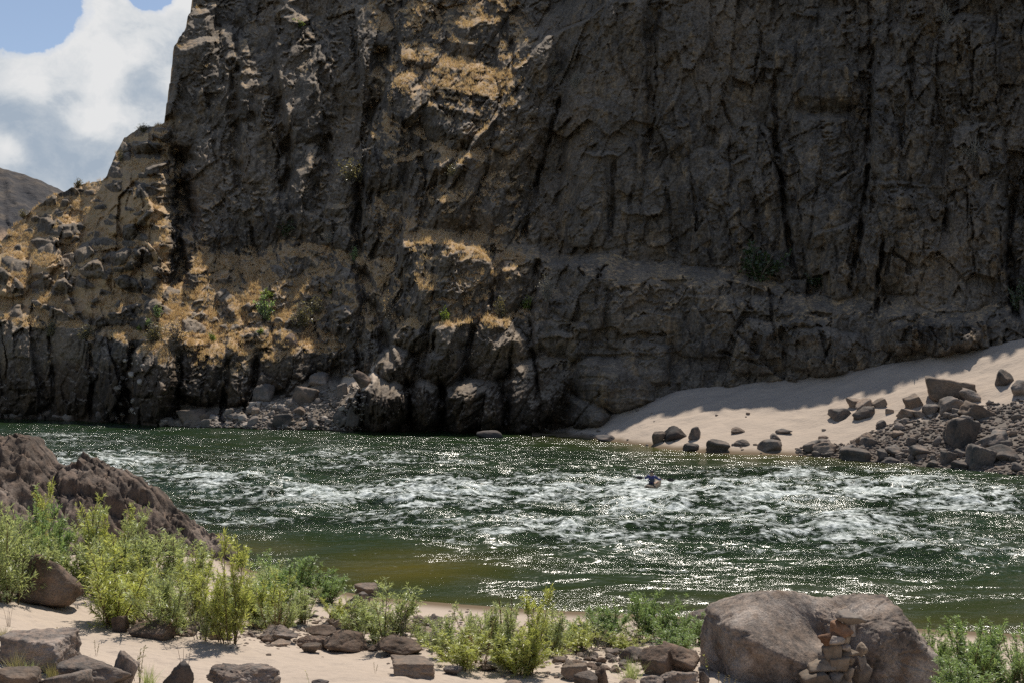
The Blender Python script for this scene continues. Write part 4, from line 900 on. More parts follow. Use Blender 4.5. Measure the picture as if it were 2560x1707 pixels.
# the giant boulder
def giant():
    d, f = ico(7); c0 = np.array([0.2, 1.05, .45])
    def lump(c, pl, sharp):
        r = 0
        for n, dd in pl:
            n = np.array(n, float); n /= np.linalg.norm(n)
            t = np.maximum(d @ n, 0) / max(.05, dd / 1.0 - n @ (c0 - np.array(c)))
            r = r + t ** sharp
        return 1 / np.maximum(r ** (1 / sharp), .2)
    L = lump((-.7, 1.0, .5), [((.26, -.558, .788), .522), ((-.35, -.15, .92), .94), ((-.98, -.15, -.1), 1.38), ((-.2, -.95, -.25), 1.065), ((.3, -.93, -.2), 1.12), ((0, .9, .43), .86), ((1, 0, 0), 1.25), ((-.7, -.68, .1), 1.42), ((0, 0, -1), .9), ((.1, .3, .95), .86)], 34)
    Rr = lump((1.05, 1.1, .5), [((.75, -.1, .65), .55), ((-.15, -.25, .957), .63), ((.12, -.97, .2), .80), ((-1, 0, 0), 1.0), ((0, .9, .43), .75), ((.45, -.6, .66), .72), ((-.5, -.6, .6), .86), ((0, 0, -1), .9)], 28)
    k = 26; r = ((L ** k + Rr ** k) / 1.0) ** (1 / k)
    p = c0 + d * r[:, None]
    def dent(c, rad, a, sx=1, sz=1, v=None):
        nonlocal p
        q = (p - np.array(c)) / rad; q[:, 0] /= sx; q[:, 2] /= sz
        w = np.exp(-(q ** 2).sum(1) ** 1.5 * 1.2); p = p - (d if v is None else np.array(v)) * (a * w)[:, None]
    dent((-.80, .62, .90), .50, .78, 1.2, .9)
    dent((-.38, .65, .95), .32, .30, 1.2, 1)
    dent((.20, .25, .45), .42, .72, .66, 1.9)
    dent((.42, 1.1, 1.25), .30, .20); dent((-1.55, .35, .9), .35, .06); dent((-.7, .1, .45), .24, .08, 2.0, .5)
    n1 = fbm3(p[:, 0] * 1.4, p[:, 1] * 1.4, p[:, 2] * 1.4, 6, 3, .55); n2 = fbm3(p[:, 0] * 4.2, p[:, 1] * 4.2, p[:, 2] * 4.2, 5, 4, .6, ridged=True)
    cr = np.exp(-(perlin3(p[:, 0] * 1.1 + 5, p[:, 1] * 1.1, p[:, 2] * 1.6, 71) / .035) ** 2) + .7 * np.exp(-(perlin3(p[:, 0] * 2.3, p[:, 1] * 2.3 + 4, p[:, 2] * 2.9, 72) / .05) ** 2)
    n3 = np.round(fbm3(p[:, 0] * 1.8, p[:, 1] * 1.8, p[:, 2] * 1.8, 3, 9) * 5) / 5
    n4 = fbm3(p[:, 0] * 9, p[:, 1] * 9, p[:, 2] * 9, 4, 19, .6, ridged=True)
    n5 = np.round(fbm3(p[:, 0] * 4.2, p[:, 1] * 4.2, p[:, 2] * 6, 3, 29) * 5) / 5
    p = p + d * (.06 * n1 + .05 * n2 + .08 * n3 + .04 * n5 + .022 * n4 - .055 * cr)[:, None]
    return p, f
gp, gf = giant()
GB = beach_at(2062, 1722)
GSC = 1.0
m, nt, col, b = rock_material('giant_boulder_basalt', (.072, .060, .052), (.185, .156, .134), (.345, .30, .262), 3.2, brown=.35, bumpd=.22)
tcn = nt.add('ShaderNodeTexCoord').outputs['Object']; sp = nt.noise(tcn, 26, 4, .75)
col = nt.mix(1.0, col, nt.ramp(sp, [(.3, .62), (.55, 1.05), (.75, 1.35)]), 'MULTIPLY')
col = nt.mix(nt.ramp(nt.noise(tcn, 1.6, 5, .6), [(.56, 0.0), (.68, .7)]), col, (.13, .085, .055))
M_GIANT = finish(m, nt, principled(nt, col, .9, .2, b))
giant_o = obj('giant_boulder', mesh_np('giant_boulder', gp, gf, [M_GIANT]), loc=(GB[0] + .44, GB[1] + .05, GB[2] - .02), scale=(.95, 1, 1),
              label='giant two humped grey brown boulder behind the stacked stones', category='boulder')

# stacked stones in the notch of the giant boulder
M_CT = mrock('cairn_tan', (.11, .09, .07), (.17, .14, .108), (.25, .205, .16), 5, bumpd=.03)
M_CR = mrock('cairn_rust', (.10, .055, .032), (.155, .085, .05), (.21, .135, .09), 5, bumpd=.03)
M_CG = mrock('cairn_grey', (.13, .115, .105), (.20, .175, .155), (.28, .245, .21), 5, bumpd=.03)
CAIRN = [  # box, distance offset, material, tilt, label
    (2082, 2160, 1526, 1558, 0, M_CG, .12, 'flat grey tan slab capping the stacked stones'),
    (2069, 2124, 1552, 1590, 0, M_CR, .05, 'rust orange stone second from the top of the stack'),
    (2118, 2135, 1555, 1587, .08, M_CG, .1, 'pale upright sliver beside the rust orange stone'),
    (2051, 2112, 1577, 1615, .0, M_CR, -.35, 'brown slanted stone below the rust orange one'),
    (2068, 2108, 1588, 1613, -.2, M_CG, -.3, 'purplish wedge stone on the front of the brown slanted one'),
    (2104, 2126, 1580, 1614, .05, M_CT, .1, 'brown stone filling the right side under the rust orange one'),
    (2060, 2107, 1606, 1646, 0, M_CT, 0, 'tan cube in the middle of the stack'),
    (2100, 2127, 1605, 1628, .02, M_CG, .1, 'small pale stone right of the tan cube top'),
    (2102, 2145, 1620, 1641, .05, M_CT, -.15, 'long tan stone sticking out to the right of the tan cube'),
    (2045, 2066, 1625, 1648, .05, M_CG, 0, 'small grey stone left of the tan cube'),
    (2066, 2117, 1640, 1674, -.03, M_CT, -.1, 'thick tan stone under the tan cube'),
    (2105, 2141, 1637, 1664, .03, M_CT, -.2, 'tan lump right of the thick tan stone'),
    (2023, 2086, 1650, 1680, -.08, M_CT, .05, 'wide flat tan stone stepping out to the left'),
    (2100, 2132, 1660, 1698, .05, M_CT, .1, 'dark tan stone low on the right side of the stack'),
    (2000, 2073, 1676, 1716, -.15, M_CT, -.1, 'largest tan stone at the lower left of the stack'),
    (2064, 2107, 1672, 1716, -.1, M_CG, .1, 'grey stone right of the largest tan stone'),
    (2098, 2130, 1690, 1722, 0, M_CT, 0, 'tan stone at the bottom right of the stack'),
    (2143, 2166, 1605, 1641, .25, M_CT, .2, 'pale oval stone standing apart in the notch right of the stack'),
    (2140, 2170, 1636, 1668, .27, M_CG, .0, 'grey stone carrying the pale oval stone'),
    (2020, 2078, 1710, 1744, -.1, M_CG, 0, 'grey base stone under the left of the stack'),
    (2072, 2136, 1712, 1746, -.05, M_CT, 0, 'tan base stone under the right of the stack'),
    (2136, 2172, 1662, 1715, .25, M_CG, 0, 'tall grey stone below in the notch right of the stack')]
CD = float(GB[1]) + .02
for j, (x0, x1, y0, y1, off, mat, tilt, lab) in enumerate(CAIRN):
    D = CD + off; c = pt((x0 + x1) / 2, (y0 + y1) / 2, D); w = (x1 - x0) * D / F * 1.08; h = (y1 - y0) * D / F * 1.12
    obj('stacked_stone', rock_mesh(('angular', 'lump', 'block', 'round')[(j * 7) % 4], 20 + j, mat, 4), loc=c, rot=(rnd.uniform(-.1, .1), tilt, rnd.uniform(-.2, .2)), scale=(w, max(w * .8, .22), h),
        label=lab, category='stone', group='stones stacked in the notch of the giant boulder')

# the long brown outcrop running down into the river on the left
def outcrop():
    OS = np.array([(-420, 1060), (-200, 1068), (0, 1090), (40, 1094), (75, 1108), (105, 1140), (125, 1164), (150, 1172), (200, 1172), (260, 1190), (330, 1230), (380, 1268), (440, 1308), (500, 1340), (540, 1368), (565, 1400), (590, 1430)], float)
    px = np.linspace(-420, 592, 380); n = 240
    top = np.interp(px, OS[:, 0], OS[:, 1] - np.where(OS[:, 0] > 150, 14, 0)) + 16 * fbm2(px / 34, px * 0, 4, 88)
    Dr = np.interp(px, [-420, 0, 300, 590], [31, 32, 33.5, 34.5])
    a, b = ray(px, top); zr = CAM_H + b * Dr
    t = np.linspace(-1, 1, n)[:, None]                       # -1 front foot, 0 ridge, 1 river side
    wf = np.interp(px, [-420, 0, 400, 590], [5.0, 5.0, 4.0, 2.0]); wb = np.interp(px, [-420, 400, 590], [3.5, 3.0, 1.2])
    y = np.where(t < 0, Dr + t * wf, Dr + t * wb); x = a * Dr + 0 * t + .10 * (Dr - y)
    prof = np.where(t < 0, 1 - np.abs(t) ** 1.25, 1 - np.abs(t) ** 2.0)
    z0 = -.9
    wxx = fbm2(x / 1.6, y / 1.6, 4, 3); w2 = fbm2(x / .55, y / .55, 4, 6, ridged=True); w3 = fbm2(x / .22, y / .22, 4, 8, ridged=True); w4 = fbm2(x / 3.2, y / 2.2, 3, 10)
    z = z0 + (zr - z0) * prof + np.minimum(1, (1 - np.abs(t)) * 4) * (.62 * wxx + .24 * w2 + .10 * w3 + .05 * fbm2(x / .09, y / .09, 3, 14, ridged=True) + .60 * w4)
    z = z - np.maximum(0, z - (zr + .22) ) * .7
    y = y + .25 * fbm2(x / .8 + 9, z / .5, 4, 12)
    f1, f2, ax_, ay_, vx, vy = worley2(x / 1.5 + .3 * z, y / 1.0 + .5 * z, 33); hh = _h(ax_, ay_, ax_ * 0, 1)
    z = z + np.minimum(1, (1 - np.abs(t)) * 4) * ((hh - .5) * .55 - .25 * np.exp(-((f2 - f1) / .08) ** 2))
    P = np.stack([x, y, z], -1)
    me = mesh_np('rock_outcrop', P.reshape(-1, 3), grid_faces(n, len(px)), [])
    m, nt, col, b = rock_material('brown_outcrop_rock', (.038, .029, .023), (.074, .057, .046), (.19, .152, .126), 1.3, brown=.4, bumpd=.16)
    me.materials.append(finish(m, nt, principled(nt, col, .85, .25, b)))
    obj('rock_outcrop', me, label='long brown eroded rock outcrop sloping down into the river behind the willows', category='rock')
outcrop()

pts = []
for k in range(2600):
    x = rnd.uniform(280, 1775); y = np.interp(x, [280, 640, 1110, 1400, 1775], [1540, 1572, 1590, 1630, 1640]) + rnd.gauss(0, 1) * np.interp(x, [280, 640, 1110, 1775], [14, 20, 26, 30])
    pts.append(beach_at(x, y))
M_PEB2 = rock_material('pebble_stone', (.05, .042, .038), (.11, .092, .08), (.22, .18, .15), 3); M_PEB2 = finish(M_PEB2[0], M_PEB2[1], principled(M_PEB2[1], M_PEB2[2], .9, .2, M_PEB2[3]))
gravel('gravel', pts, .045, M_PEB2, 'loose pebbles and gravel under the near shore willows')
# ------------------------------------------------------------------ plants
def leaf_mat(name, c1, c2, trans=.58):
    m, nt = material(name)
    r = nt.add('ShaderNodeNewGeometry').outputs['Random Per Island']
    col = nt.mix(r, c1, c2)
    d = nt.add('ShaderNodeBsdfDiffuse'); nt.set(d, 'Color', col)
    t = nt.add('ShaderNodeBsdfTranslucent'); nt.set(t, 'Color', nt.mix(1.0, col, (1.15, 1.12, .75), 'MULTIPLY'))
    g = nt.add('ShaderNodeBsdfGlossy', Roughness=.42)
    mx = nt.add('ShaderNodeMixShader', i0=trans); nt.set(mx, 'i1', d); nt.set(mx, 'i2', t)
    m2 = nt.add('ShaderNodeMixShader', i0=.06); nt.set(m2, 'i1', mx); nt.set(m2, 'i2', g)
    return finish(m, nt, m2)
def bark_mat(name, c):
    m, nt = material(name)
    n = nt.noise(nt.add('ShaderNodeTexCoord').outputs['Object'], 30, 3)
    return finish(m, nt, principled(nt, nt.mix(n, c, tuple(k * .5 for k in c)), .9, .2))
L_YEL = leaf_mat('willow_leaf_yellow_green', (.36, .42, .12), (.50, .52, .17))
L_GRY = leaf_mat('willow_leaf_grey_green', (.32, .38, .18), (.45, .51, .25))
L_GRN = leaf_mat('willow_leaf_green', (.20, .31, .12), (.31, .41, .18))
L_GOLD = leaf_mat('willow_leaf_golden', (.28, .20, .045), (.33, .16, .05))
L_DRY = leaf_mat('dry_grass_blade', (.50, .355, .215), (.60, .445, .285), .45)
L_STRAW = leaf_mat('straw_blade', (.30, .26, .13), (.24, .24, .11), .45)
L_BRIGHT = leaf_mat('bright_leaf', (.17, .25, .03), (.25, .31, .05), .55)
L_OLIVE = leaf_mat('olive_leaf', (.16, .15, .07), (.25, .21, .10), .4)
L_PALE = leaf_mat('pale_twig', (.28, .255, .20), (.36, .32, .25), .2)
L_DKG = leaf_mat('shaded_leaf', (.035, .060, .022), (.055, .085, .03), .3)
B_WIL = bark_mat('willow_bark', (.16, .115, .060)); B_RED = bark_mat('reddish_bark', (.17, .09, .05)); B_GREY = bark_mat('grey_bark', (.17, .15, .13))

def norm(v): return v / (np.linalg.norm(v, axis=-1, keepdims=True) + 1e-9)
def tubes(paths, radii):
    """paths: k x n x 3; triangular tubes tapering from radii[0] to radii[1]"""
    k, n, _ = paths.shape
    tan = norm(np.gradient(paths, axis=1)); ref = np.array([.31, .17, .93]); s = norm(np.cross(tan, ref)); u = np.cross(s, tan)
    r = np.linspace(radii[0], radii[1], n)[None, :, None]
    ring = [paths + r * (math.cos(a) * s + math.sin(a) * u) for a in (0, 2.094, 4.189)]
    V = np.stack(ring, 2)                                   # k n 3 3
    idx = np.arange(k * n * 3).reshape(k, n, 3); fs = []
    for a in range(3):
        b_ = (a + 1) % 3
        fs.append(np.stack([idx[:, :-1, a], idx[:, :-1, b_], idx[:, 1:, b_], idx[:, 1:, a]], -1).reshape(-1, 4))
    return V.reshape(-1, 3), np.concatenate(fs)
def leaves(pos, dirs, length, width, r):
    k = len(pos); dirs = norm(dirs); side = norm(np.cross(dirs, norm(r.normal(size=(k, 3))))); nrm = np.cross(dirs, side)
    L = length[:, None]; Wd = width[:, None]
    mid = pos + dirs * L * .45 - nrm * Wd * .25
    V = np.stack([pos, mid + side * Wd * .5 + nrm * Wd * .35, pos + dirs * L - np.array([0, 0, 1]) * L * .12, mid - side * Wd * .5 + nrm * Wd * .35], 1).reshape(-1, 3)
    return V, np.arange(k * 4).reshape(k, 4)
def willow(seed, nst, leafm, barkm, lean=.46, shoots=19, lpers=19, ll=.064, lw=.0095):
    """about 1 m tall; returns the meshes of its leaves and its branches"""
    r = np.random.default_rng(seed); n = 9; t = np.linspace(0, 1, n)[None, :, None]
    az = r.uniform(0, 2 * math.pi, nst); le = np.abs(r.normal(0, lean, nst)).clip(0, .95); Ls = r.uniform(.40, 1.10, nst) * np.cos(le * .35)
    base = np.stack([np.cos(az), np.sin(az), az * 0], -1) * r.uniform(0, .10, nst)[:, None]; base[:, 2] = -.06
    d0 = np.stack([np.cos(az) * np.sin(le), np.sin(az) * np.sin(le), np.cos(le)], -1)
    bend = norm(r.normal(size=(nst, 3)) * np.array([1, 1, .2])) * r.uniform(.0, .16, nst)[:, None]
    az2 = az; st = base[:, None] + d0[:, None] * Ls[:, None, None] * t + bend[:, None] * t ** 2 + np.array([0, 0, .10]) * (np.sin(le)[:, None, None]) * t ** 2
    P, Dr = [], []
    sh_paths = []
    for i in range(nst):
        for s in range(shoots):
            u = r.uniform(.16, .97); j = u * (n - 1); a = int(j); p = st[i, a] * (1 - j + a) + st[i, min(a + 1, n - 1)] * (j - a)
            ta = norm(st[i, min(a + 1, n - 1)] - st[i, max(a - 1, 0)])
            dv = norm(ta * 1.0 + r.normal(size=3) * .62 + np.array([0, 0, .25])); sl = r.uniform(.10, .30) * (1.15 - .70 * u)
            q = p + dv * sl * np.linspace(0, 1, 4)[:, None] + np.array([0, 0, .04]) * np.linspace(0, 1, 4)[:, None] ** 2
            sh_paths.append(q)
            m_ = max(1, lpers + int(r.integers(-4, 5)))
            w = np.sort(r.uniform(.08, 1.0, m_))[:, None]
            P.append(q[0] + (q[3] - q[0]) * w); Dr.append(np.repeat(dv[None], m_, 0) * .9 + r.normal(size=(m_, 3)) * .55)
        m_ = 16; w = np.sort(r.uniform(.62, 1.0, m_)); j = w * (n - 1); a = j.astype(int).clip(0, n - 2); f_ = (j - a)[:, None]
        P.append(st[i, a] * (1 - f_) + st[i, a + 1] * f_); Dr.append(norm(st[i, a + 1] - st[i, a]) * .9 + r.normal(size=(m_, 3)) * .5)
    P = np.concatenate(P); Dr = np.concatenate(Dr); k = len(P)
    V, Fc = leaves(P, Dr, r.uniform(.7, 1.25, k) * ll, r.uniform(.75, 1.25, k) * lw, r)
    V1, F1 = tubes(st, (.0085, .003)); V2, F2 = tubes(np.array(sh_paths), (.003, .0015))
    return mesh_np('willow_leaves', V, Fc, [leafm]), mesh_np('willow_stems', np.concatenate([V1, V2]), np.concatenate([F1, F2 + len(V1)]), [barkm])
WV = {'yel': [willow(11, 16, L_YEL, B_WIL), willow(12, 13, L_YEL, B_WIL), willow(13, 11, L_YEL, B_WIL, .3)],
      'gry': [willow(21, 15, L_GRY, B_WIL), willow(22, 14, L_GRY, B_WIL, .36), willow(23, 12, L_GRY, B_RED, .3)],
      'grn': [willow(31, 19, L_GRN, B_WIL, .5, 21, 25, .05, .0095), willow(32, 17, L_GRN, B_WIL, .42, 21, 25, .05, .0095)],
      'bare': [willow(61, 9, L_STRAW, B_RED, .32, 12, 3, .05, .009), willow(62, 7, L_STRAW, B_GREY, .28, 14, 2, .05, .009)],
      'gold': [willow(41, 10, L_GOLD, B_RED, .3)],
      'tall': [willow(51, 9, L_YEL, B_WIL, .2, 26, 24, .055, .009), willow(52, 8, L_GRY, B_RED, .18, 24, 22, .055, .009)]}
def bush(kind, v, cx, base, top, width, label, group='willow bushes along the near shore', ground=None, name='willow_bush'):
    g = (ground or beach_at)(cx, base); D = g[1]; h = (base - top) * D / F; w = width * D / F
    t = obj(name, None, loc=g, rot=(0, 0, rnd.uniform(0, 6.28)), scale=(w / .80, w / .80, h / 1.0), label=label, category='bush', group=group)
    lm, sm = WV[kind][v % len(WV[kind])]
    obj('foliage', lm, t); obj('branches', sm, t)
    return t
BUSHES = [
    ('gry', 0, 20, 1508, 1228, 190, 'tall willow at the left picture edge'),
    ('grn', 0, 120, 1470, 1240, 170, 'green willow behind the big dark brown boulder'),
    ('gry', 1, 215, 1480, 1262, 180, 'grey green willow between the brown boulder and the outcrop'),
    ('tall', 0, 95, 1440, 1218, 110, 'slender yellow green willow rising in front of the outcrop at the left'),
    ('yel', 0, 285, 1566, 1352, 235, 'yellow green front willow casting its shadow on the sand'),
    ('yel', 1, 255, 1470, 1250, 140, 'yellow topped willow against the middle of the brown outcrop'),
    ('gry', 2, 385, 1510, 1330, 200, 'dense willow below the dark crevice of the outcrop'),
    ('tall', 1, 335, 1450, 1262, 90, 'thin willow shoots standing before the brown outcrop'),
    ('gry', 0, 430, 1592, 1402, 180, 'willow with a dark trunk second in the front row'),
    ('yel', 2, 480, 1560, 1388, 130, 'golden yellow willow in the middle of the left thicket'),
    ('tall', 1, 515, 1606, 1490, 60, 'short willow sprig in front of the golden yellow willow'),
    ('tall', 0, 575, 1612, 1342, 190, 'tallest willow of the left thicket at its right front'),
    ('gry', 1, 560, 1560, 1420, 160, 'willow thicket behind the tallest front willow'),
    ('yel', 0, 655, 1566, 1424, 140, 'pale willow right of the tallest front willow'),
    ('grn', 1, 735, 1500, 1384, 170, 'deep green round shrub beside the shallow water'),
    ('grn', 0, 820, 1506, 1412, 130, 'deep green shrub leaning over the water at the right of its twin'),
    ('gry', 2, 760, 1560, 1466, 110, 'small grey green willow among the shore stones'),
    ('yel', 1, 845, 1560, 1490, 80, 'small thin willow left of the waterside rock pile'),
    ('gry', 1, 962, 1612, 1442, 185, 'willow standing alone in the middle of the shore'),
    ('gry', 0, 1115, 1650, 1518, 130, 'grey green willow with golden dead twigs beside it'),
    ('yel', 2, 1155, 1668, 1568, 190, 'low spreading willow on the sand'),
    ('gold', 0, 1175, 1630, 1570, 60, 'patch of orange dead willow twigs'),
    ('tall', 0, 1325, 1684, 1480, 170, 'tall yellow green willow right of the middle with its tip over the water'),
    ('gry', 2, 1255, 1660, 1506, 150, 'twiggy willow with a bare dark stem left of the tall yellow green one'),
    ('yel', 0, 1300, 1686, 1585, 180, 'bushy willow base around the tall yellow green stem'),
    ('gry', 1, 1405, 1616, 1530, 130, 'low willow right of the tall yellow green one'),
    ('grn', 0, 1520, 1600, 1510, 130, 'left one of the green willows before the glittering water'),
    ('grn', 1, 1610, 1600, 1476, 130, 'tallest of the green willows before the glittering water'),
    ('grn', 0, 1670, 1604, 1512, 120, 'right one of the green willows before the glittering water'),
    ('grn', 1, 1742, 1610, 1542, 110, 'green willow in front of the smooth arched boulder'),
    ('yel', 1, 1560, 1622, 1575, 120, 'pale grassy willow at the foot of the green willows'),
    ('grn', 0, 2345, 1690, 1560, 120, 'green willow right behind the giant boulder'),
    ('grn', 1, 2420, 1726, 1540, 170, 'green willow with the highest tip right of the giant boulder'),
    ('grn', 0, 2500, 1736, 1572, 180, 'broad green willow near the right bottom corner'),
    ('grn', 1, 2575, 1730, 1560, 150, 'green willow cut by the right picture edge'),
    ('grn', 0, 2390, 1766, 1640, 170, 'low green willow in front at the right bottom corner'),
    ('gry', 1, 70, 1500, 1330, 150, 'low willow filling the gap left of the big dark brown boulder'),
    ('yel', 2, 345, 1545, 1400, 150, 'yellow willow close behind the front willow with the shadow'),
    ('gry', 0, 300, 1500, 1300, 190, 'pale willow below the middle of the outcrop'),
    ('gry', 2, 475, 1500, 1340, 170, 'pale willow before the low tip of the outcrop'),
    ('gry', 1, 640, 1520, 1392, 150, 'grey green willow between the tall front one and the deep green shrubs'),
    ('grn', 0, 690, 1545, 1420, 130, 'green bush at the left foot of the deep green round shrub'),
    ('gry', 0, 700, 1580, 1480, 110, 'thin pale willow right of the left thicket'),
    ('gry', 2, 900, 1600, 1490, 120, 'willow leaning left of the lone one in the middle of the shore'),
    ('gry', 1, 1060, 1610, 1545, 90, 'little willow beside the pinkish grey rock'),
    ('gry', 0, 1225, 1630, 1500, 130, 'grey willow behind the orange dead twigs'),
    ('gry', 2, 1375, 1640, 1520, 130, 'willow filling the right flank of the tall yellow green one'),
    ('yel', 1, 1440, 1630, 1555, 130, 'straw coloured willow between the yellow and the green groups'),
    ('grn', 1, 1470, 1600, 1530, 110, 'small green willow at the left end of the green group'),
    ('grn', 0, 1700, 1630, 1560, 120, 'low green willow above the brown boulders'),
    ('bare', 0, 395, 1590, 1470, 130, 'bare twiggy willow at the foot of the left thicket'),
    ('bare', 1, 500, 1600, 1440, 120, 'bare red stems between the golden and the tallest willows'),
    ('bare', 0, 690, 1590, 1470, 120, 'half dead willow right of the left thicket'),
    ('bare', 1, 1010, 1620, 1500, 110, 'bare stems at the right of the lone middle willow'),
    ('bare', 0, 1200, 1660, 1530, 150, 'bare twigs rising around the orange dead willow'),
    ('bare', 1, 1480, 1625, 1545, 120, 'bare dry stems in front of the green willows')]
for b_ in BUSHES: bush(*b_)

# weeds and stalks of the foreground
def tuft_mesh(seed, nb, mat, spread=.35, wid=.010, hgt=1.0):
    r = np.random.default_rng(seed); az = r.uniform(0, 6.28, nb); le = np.abs(r.normal(0, spread, nb)); L = r.uniform(.4, 1.0, nb) * hgt
    base = np.stack([r.normal(0, .09, nb), r.normal(0, .09, nb), np.full(nb, -.03)], -1)
    d = np.stack([np.cos(az) * np.sin(le), np.sin(az) * np.sin(le), np.cos(le)], -1)
    s = norm(np.cross(d, r.normal(size=(nb, 3)))) * wid * .5
    mid = base + d * L[:, None] * .55; tip = base + d * L[:, None] + np.stack([np.cos(az), np.sin(az), -.5 + 0 * az], -1) * (L * .16 * le * 2)[:, None]
    V = np.stack([base - s, base + s, mid + s * .8, tip, mid - s * .8], 1).reshape(-1, 3)
    i = np.arange(nb)[:, None] * 5
    return V, np.concatenate([i + np.array([0, 1, 2, 4])]), np.concatenate([i + np.array([4, 2, 3])])
def tuft(seed, nb, mat, **k):
    V, q, t3 = tuft_mesh(seed, nb, mat, **k)
    t4 = np.concatenate([q, np.concatenate([t3, t3[:, 2:3]], 1)])
    me = bpy.data.meshes.new('grass_blades'); me.from_pydata(V.tolist(), [], [list(x) for x in q] + [list(x) for x in t3]); me.materials.append(mat); return me
TU = [tuft(i, 130, L_STRAW) for i in range(2)] + [tuft(5, 150, L_GRY, spread=.3)] + [tuft(7, 90, L_DRY)]
for v, cx, base, top, w, lab in [
        (0, 40, 1690, 1610, 90, 'dry straw grass tuft in front of the large grey angular rock'), (2, 75, 1700, 1640, 80, 'grey green weed tuft at the bottom left'),
        (0, 130, 1700, 1640, 70, 'straw tuft between the two bottom left rocks'), (2, 175, 1660, 1618, 60, 'small green weed at the right foot of the large grey rock'),
        (0, 300, 1712, 1665, 70, 'dry tuft at the foot of the narrow pointed slab'), (2, 370, 1716, 1650, 80, 'grey green weed tuft at the bottom left of the mossy rock'),
        (0, 470, 1716, 1684, 60, 'dry stems at the foot of the mossy rock'), (2, 1580, 1700, 1630, 100, 'green and straw grass tuft among the right rocks'),
        (0, 1545, 1610, 1575, 90, 'yellow grass tuft below the green willows'), (2, 1470, 1608, 1560, 80, 'pale grass clump left of the green willows'),
        (0, 10, 1600, 1555, 60, 'grass tuft at the left edge above the large grey rock'), (3, 1090, 1606, 1580, 50, 'golden dry tuft beside the dark layered rock'), (2, 240, 1725, 1672, 60, 'green weed sprouting before the dark ridged rock')]:
    g = beach_at(cx, base); D = g[1]
    obj('grass_tuft', TU[v], loc=g, rot=(0, 0, rnd.uniform(0, 6)), scale=(w * D / F, w * D / F, (base - top) * D / F), label=lab, category='grass', group='grass tufts of the near shore')
def stalk(seed, ns, leafy, mat, lm):
    r = np.random.default_rng(seed); n = 6; t = np.linspace(0, 1, n)[None, :, None]
    base = r.normal(0, .07, (ns, 3)) * np.array([1, 1, 0]); d = np.stack([r.normal(0, .10, ns), r.normal(0, .10, ns), np.ones(ns)], -1) * r.uniform(.6, 1, ns)[:, None]
    st = base[:, None] + d[:, None] * t + (r.normal(0, .07, (ns, 3)) * np.array([1, 1, 0]))[:, None] * t ** 2 - np.array([0, 0, .04])
    V1, F1 = tubes(st, (.010, .005)); me1 = mesh_np('stalks', V1, F1, [mat]); me2 = None
    if leafy:
        k = ns * leafy; i = r.integers(0, ns, k); u = r.uniform(.3, 1, k)[:, None]; p = st[i, 0] * (1 - u) + st[i, -1] * u
        V, Fc = leaves(p, norm(r.normal(size=(k, 3)) * .6 + np.array([0, 0, .7])), r.uniform(.05, .11, k), r.uniform(.015, .03, k), r); me2 = mesh_np('stalk_leaves', V, Fc, [lm])
    return me1, me2
STK = [stalk(1, 5, 0, B_RED, None), stalk(2, 4, 34, B_WIL, L_STRAW), stalk(3, 1, 16, B_WIL, L_YEL), stalk(4, 2, 40, B_RED, L_OLIVE)]
for v, cx, base, top, lab in [
        (0, 464, 1700, 1606, 'bare dark dead stalks standing behind the mossy rock'), (1, 350, 1712, 1610, 'tall seeded weed stalks at the bottom left on the sand'), (3, 242, 1640, 1594, 'small brown seed stalk on the sand behind the dark ridged rock'),
        (2, 685, 1704, 1654, 'little green sprout right of the wide pitted rock'), (2, 768, 1712, 1658, 'little green sprout alone on the bottom sand'), (0, 22, 1565, 1510, 'thin dark stalks at the left edge of the sand'),
        (3, 938, 1684, 1650, 'dry weed stalk left of the tan wedge rock'), (2, 1760, 1688, 1612, 'bright green sprout against the giant boulder'), (3, 1800, 1730, 1672, 'pale weed in front of the giant boulder'), (3, 1826, 1736, 1680, 'second pale weed in front of the giant boulder, further right'),
        (0, 1268, 1640, 1474, 'bare dark stem rising out of the twiggy willow'), (3, 150, 1620, 1560, 'thin dry weed right of the large grey rock')]:
    g = beach_at(cx, base); D = g[1]; h = (base - top) * D / F
    t = obj('weed_stalk', None, loc=g, scale=(h, h, h), label=lab, category='weed', group='weed stalks of the near shore')
    obj('stems', STK[v][0], t)
    if STK[v][1]: obj('foliage', STK[v][1], t)

# dry grass clothing the sunlit ledges and slopes of the cliff
def cliff_grass():
    r = np.random.default_rng(77)
    P = CL_P; w = np.clip(CL_g - .42, 0, 1) * sstep(.50, .70, CL_nz) * (CL_over < 6) * (CL_px[None, :] > -60) * (CL_px[None, :] < 2620)
    pid = (CL_px[None, :] + 0 * CL_py[:, None]); w = w * np.where(pid > 1330, .35, 1.0)
    w = (w / w.sum()).ravel(); n = 9500
    idx = r.choice(len(w), n, p=w); p = P.reshape(-1, 3)[idx] + r.normal(0, .05, (n, 3))
    nb = 16; cl = np.repeat(r.uniform(.05, .17, n), nb)[:, None]; pp = np.repeat(p, nb, 0) + r.normal(0, 1, (n * nb, 3)) * cl * np.array([1, .6, .3]); k = len(pp)
    L = r.uniform(.18, .50, k) * np.repeat(r.uniform(.6, 1.3, n), nb); az = r.uniform(0, 6.28, k); le = np.abs(r.normal(0, .45, k))
    d = np.stack([np.cos(az) * np.sin(le), np.sin(az) * np.sin(le) - .12, np.cos(le)], -1)
    s = norm(np.cross(d, r.normal(size=(k, 3)))) * .026
    V = np.stack([pp - s, pp + s, pp + d * L[:, None]], 1).reshape(-1, 3) - np.array([0, 0, .04])
    obj('dry_grass', mesh_np('dry_grass', V, np.arange(k * 3).reshape(-1, 3), [L_DRY]), kind='stuff', label='golden dry bunch grass on the ledges and slopes of the cliff')
cliff_grass()

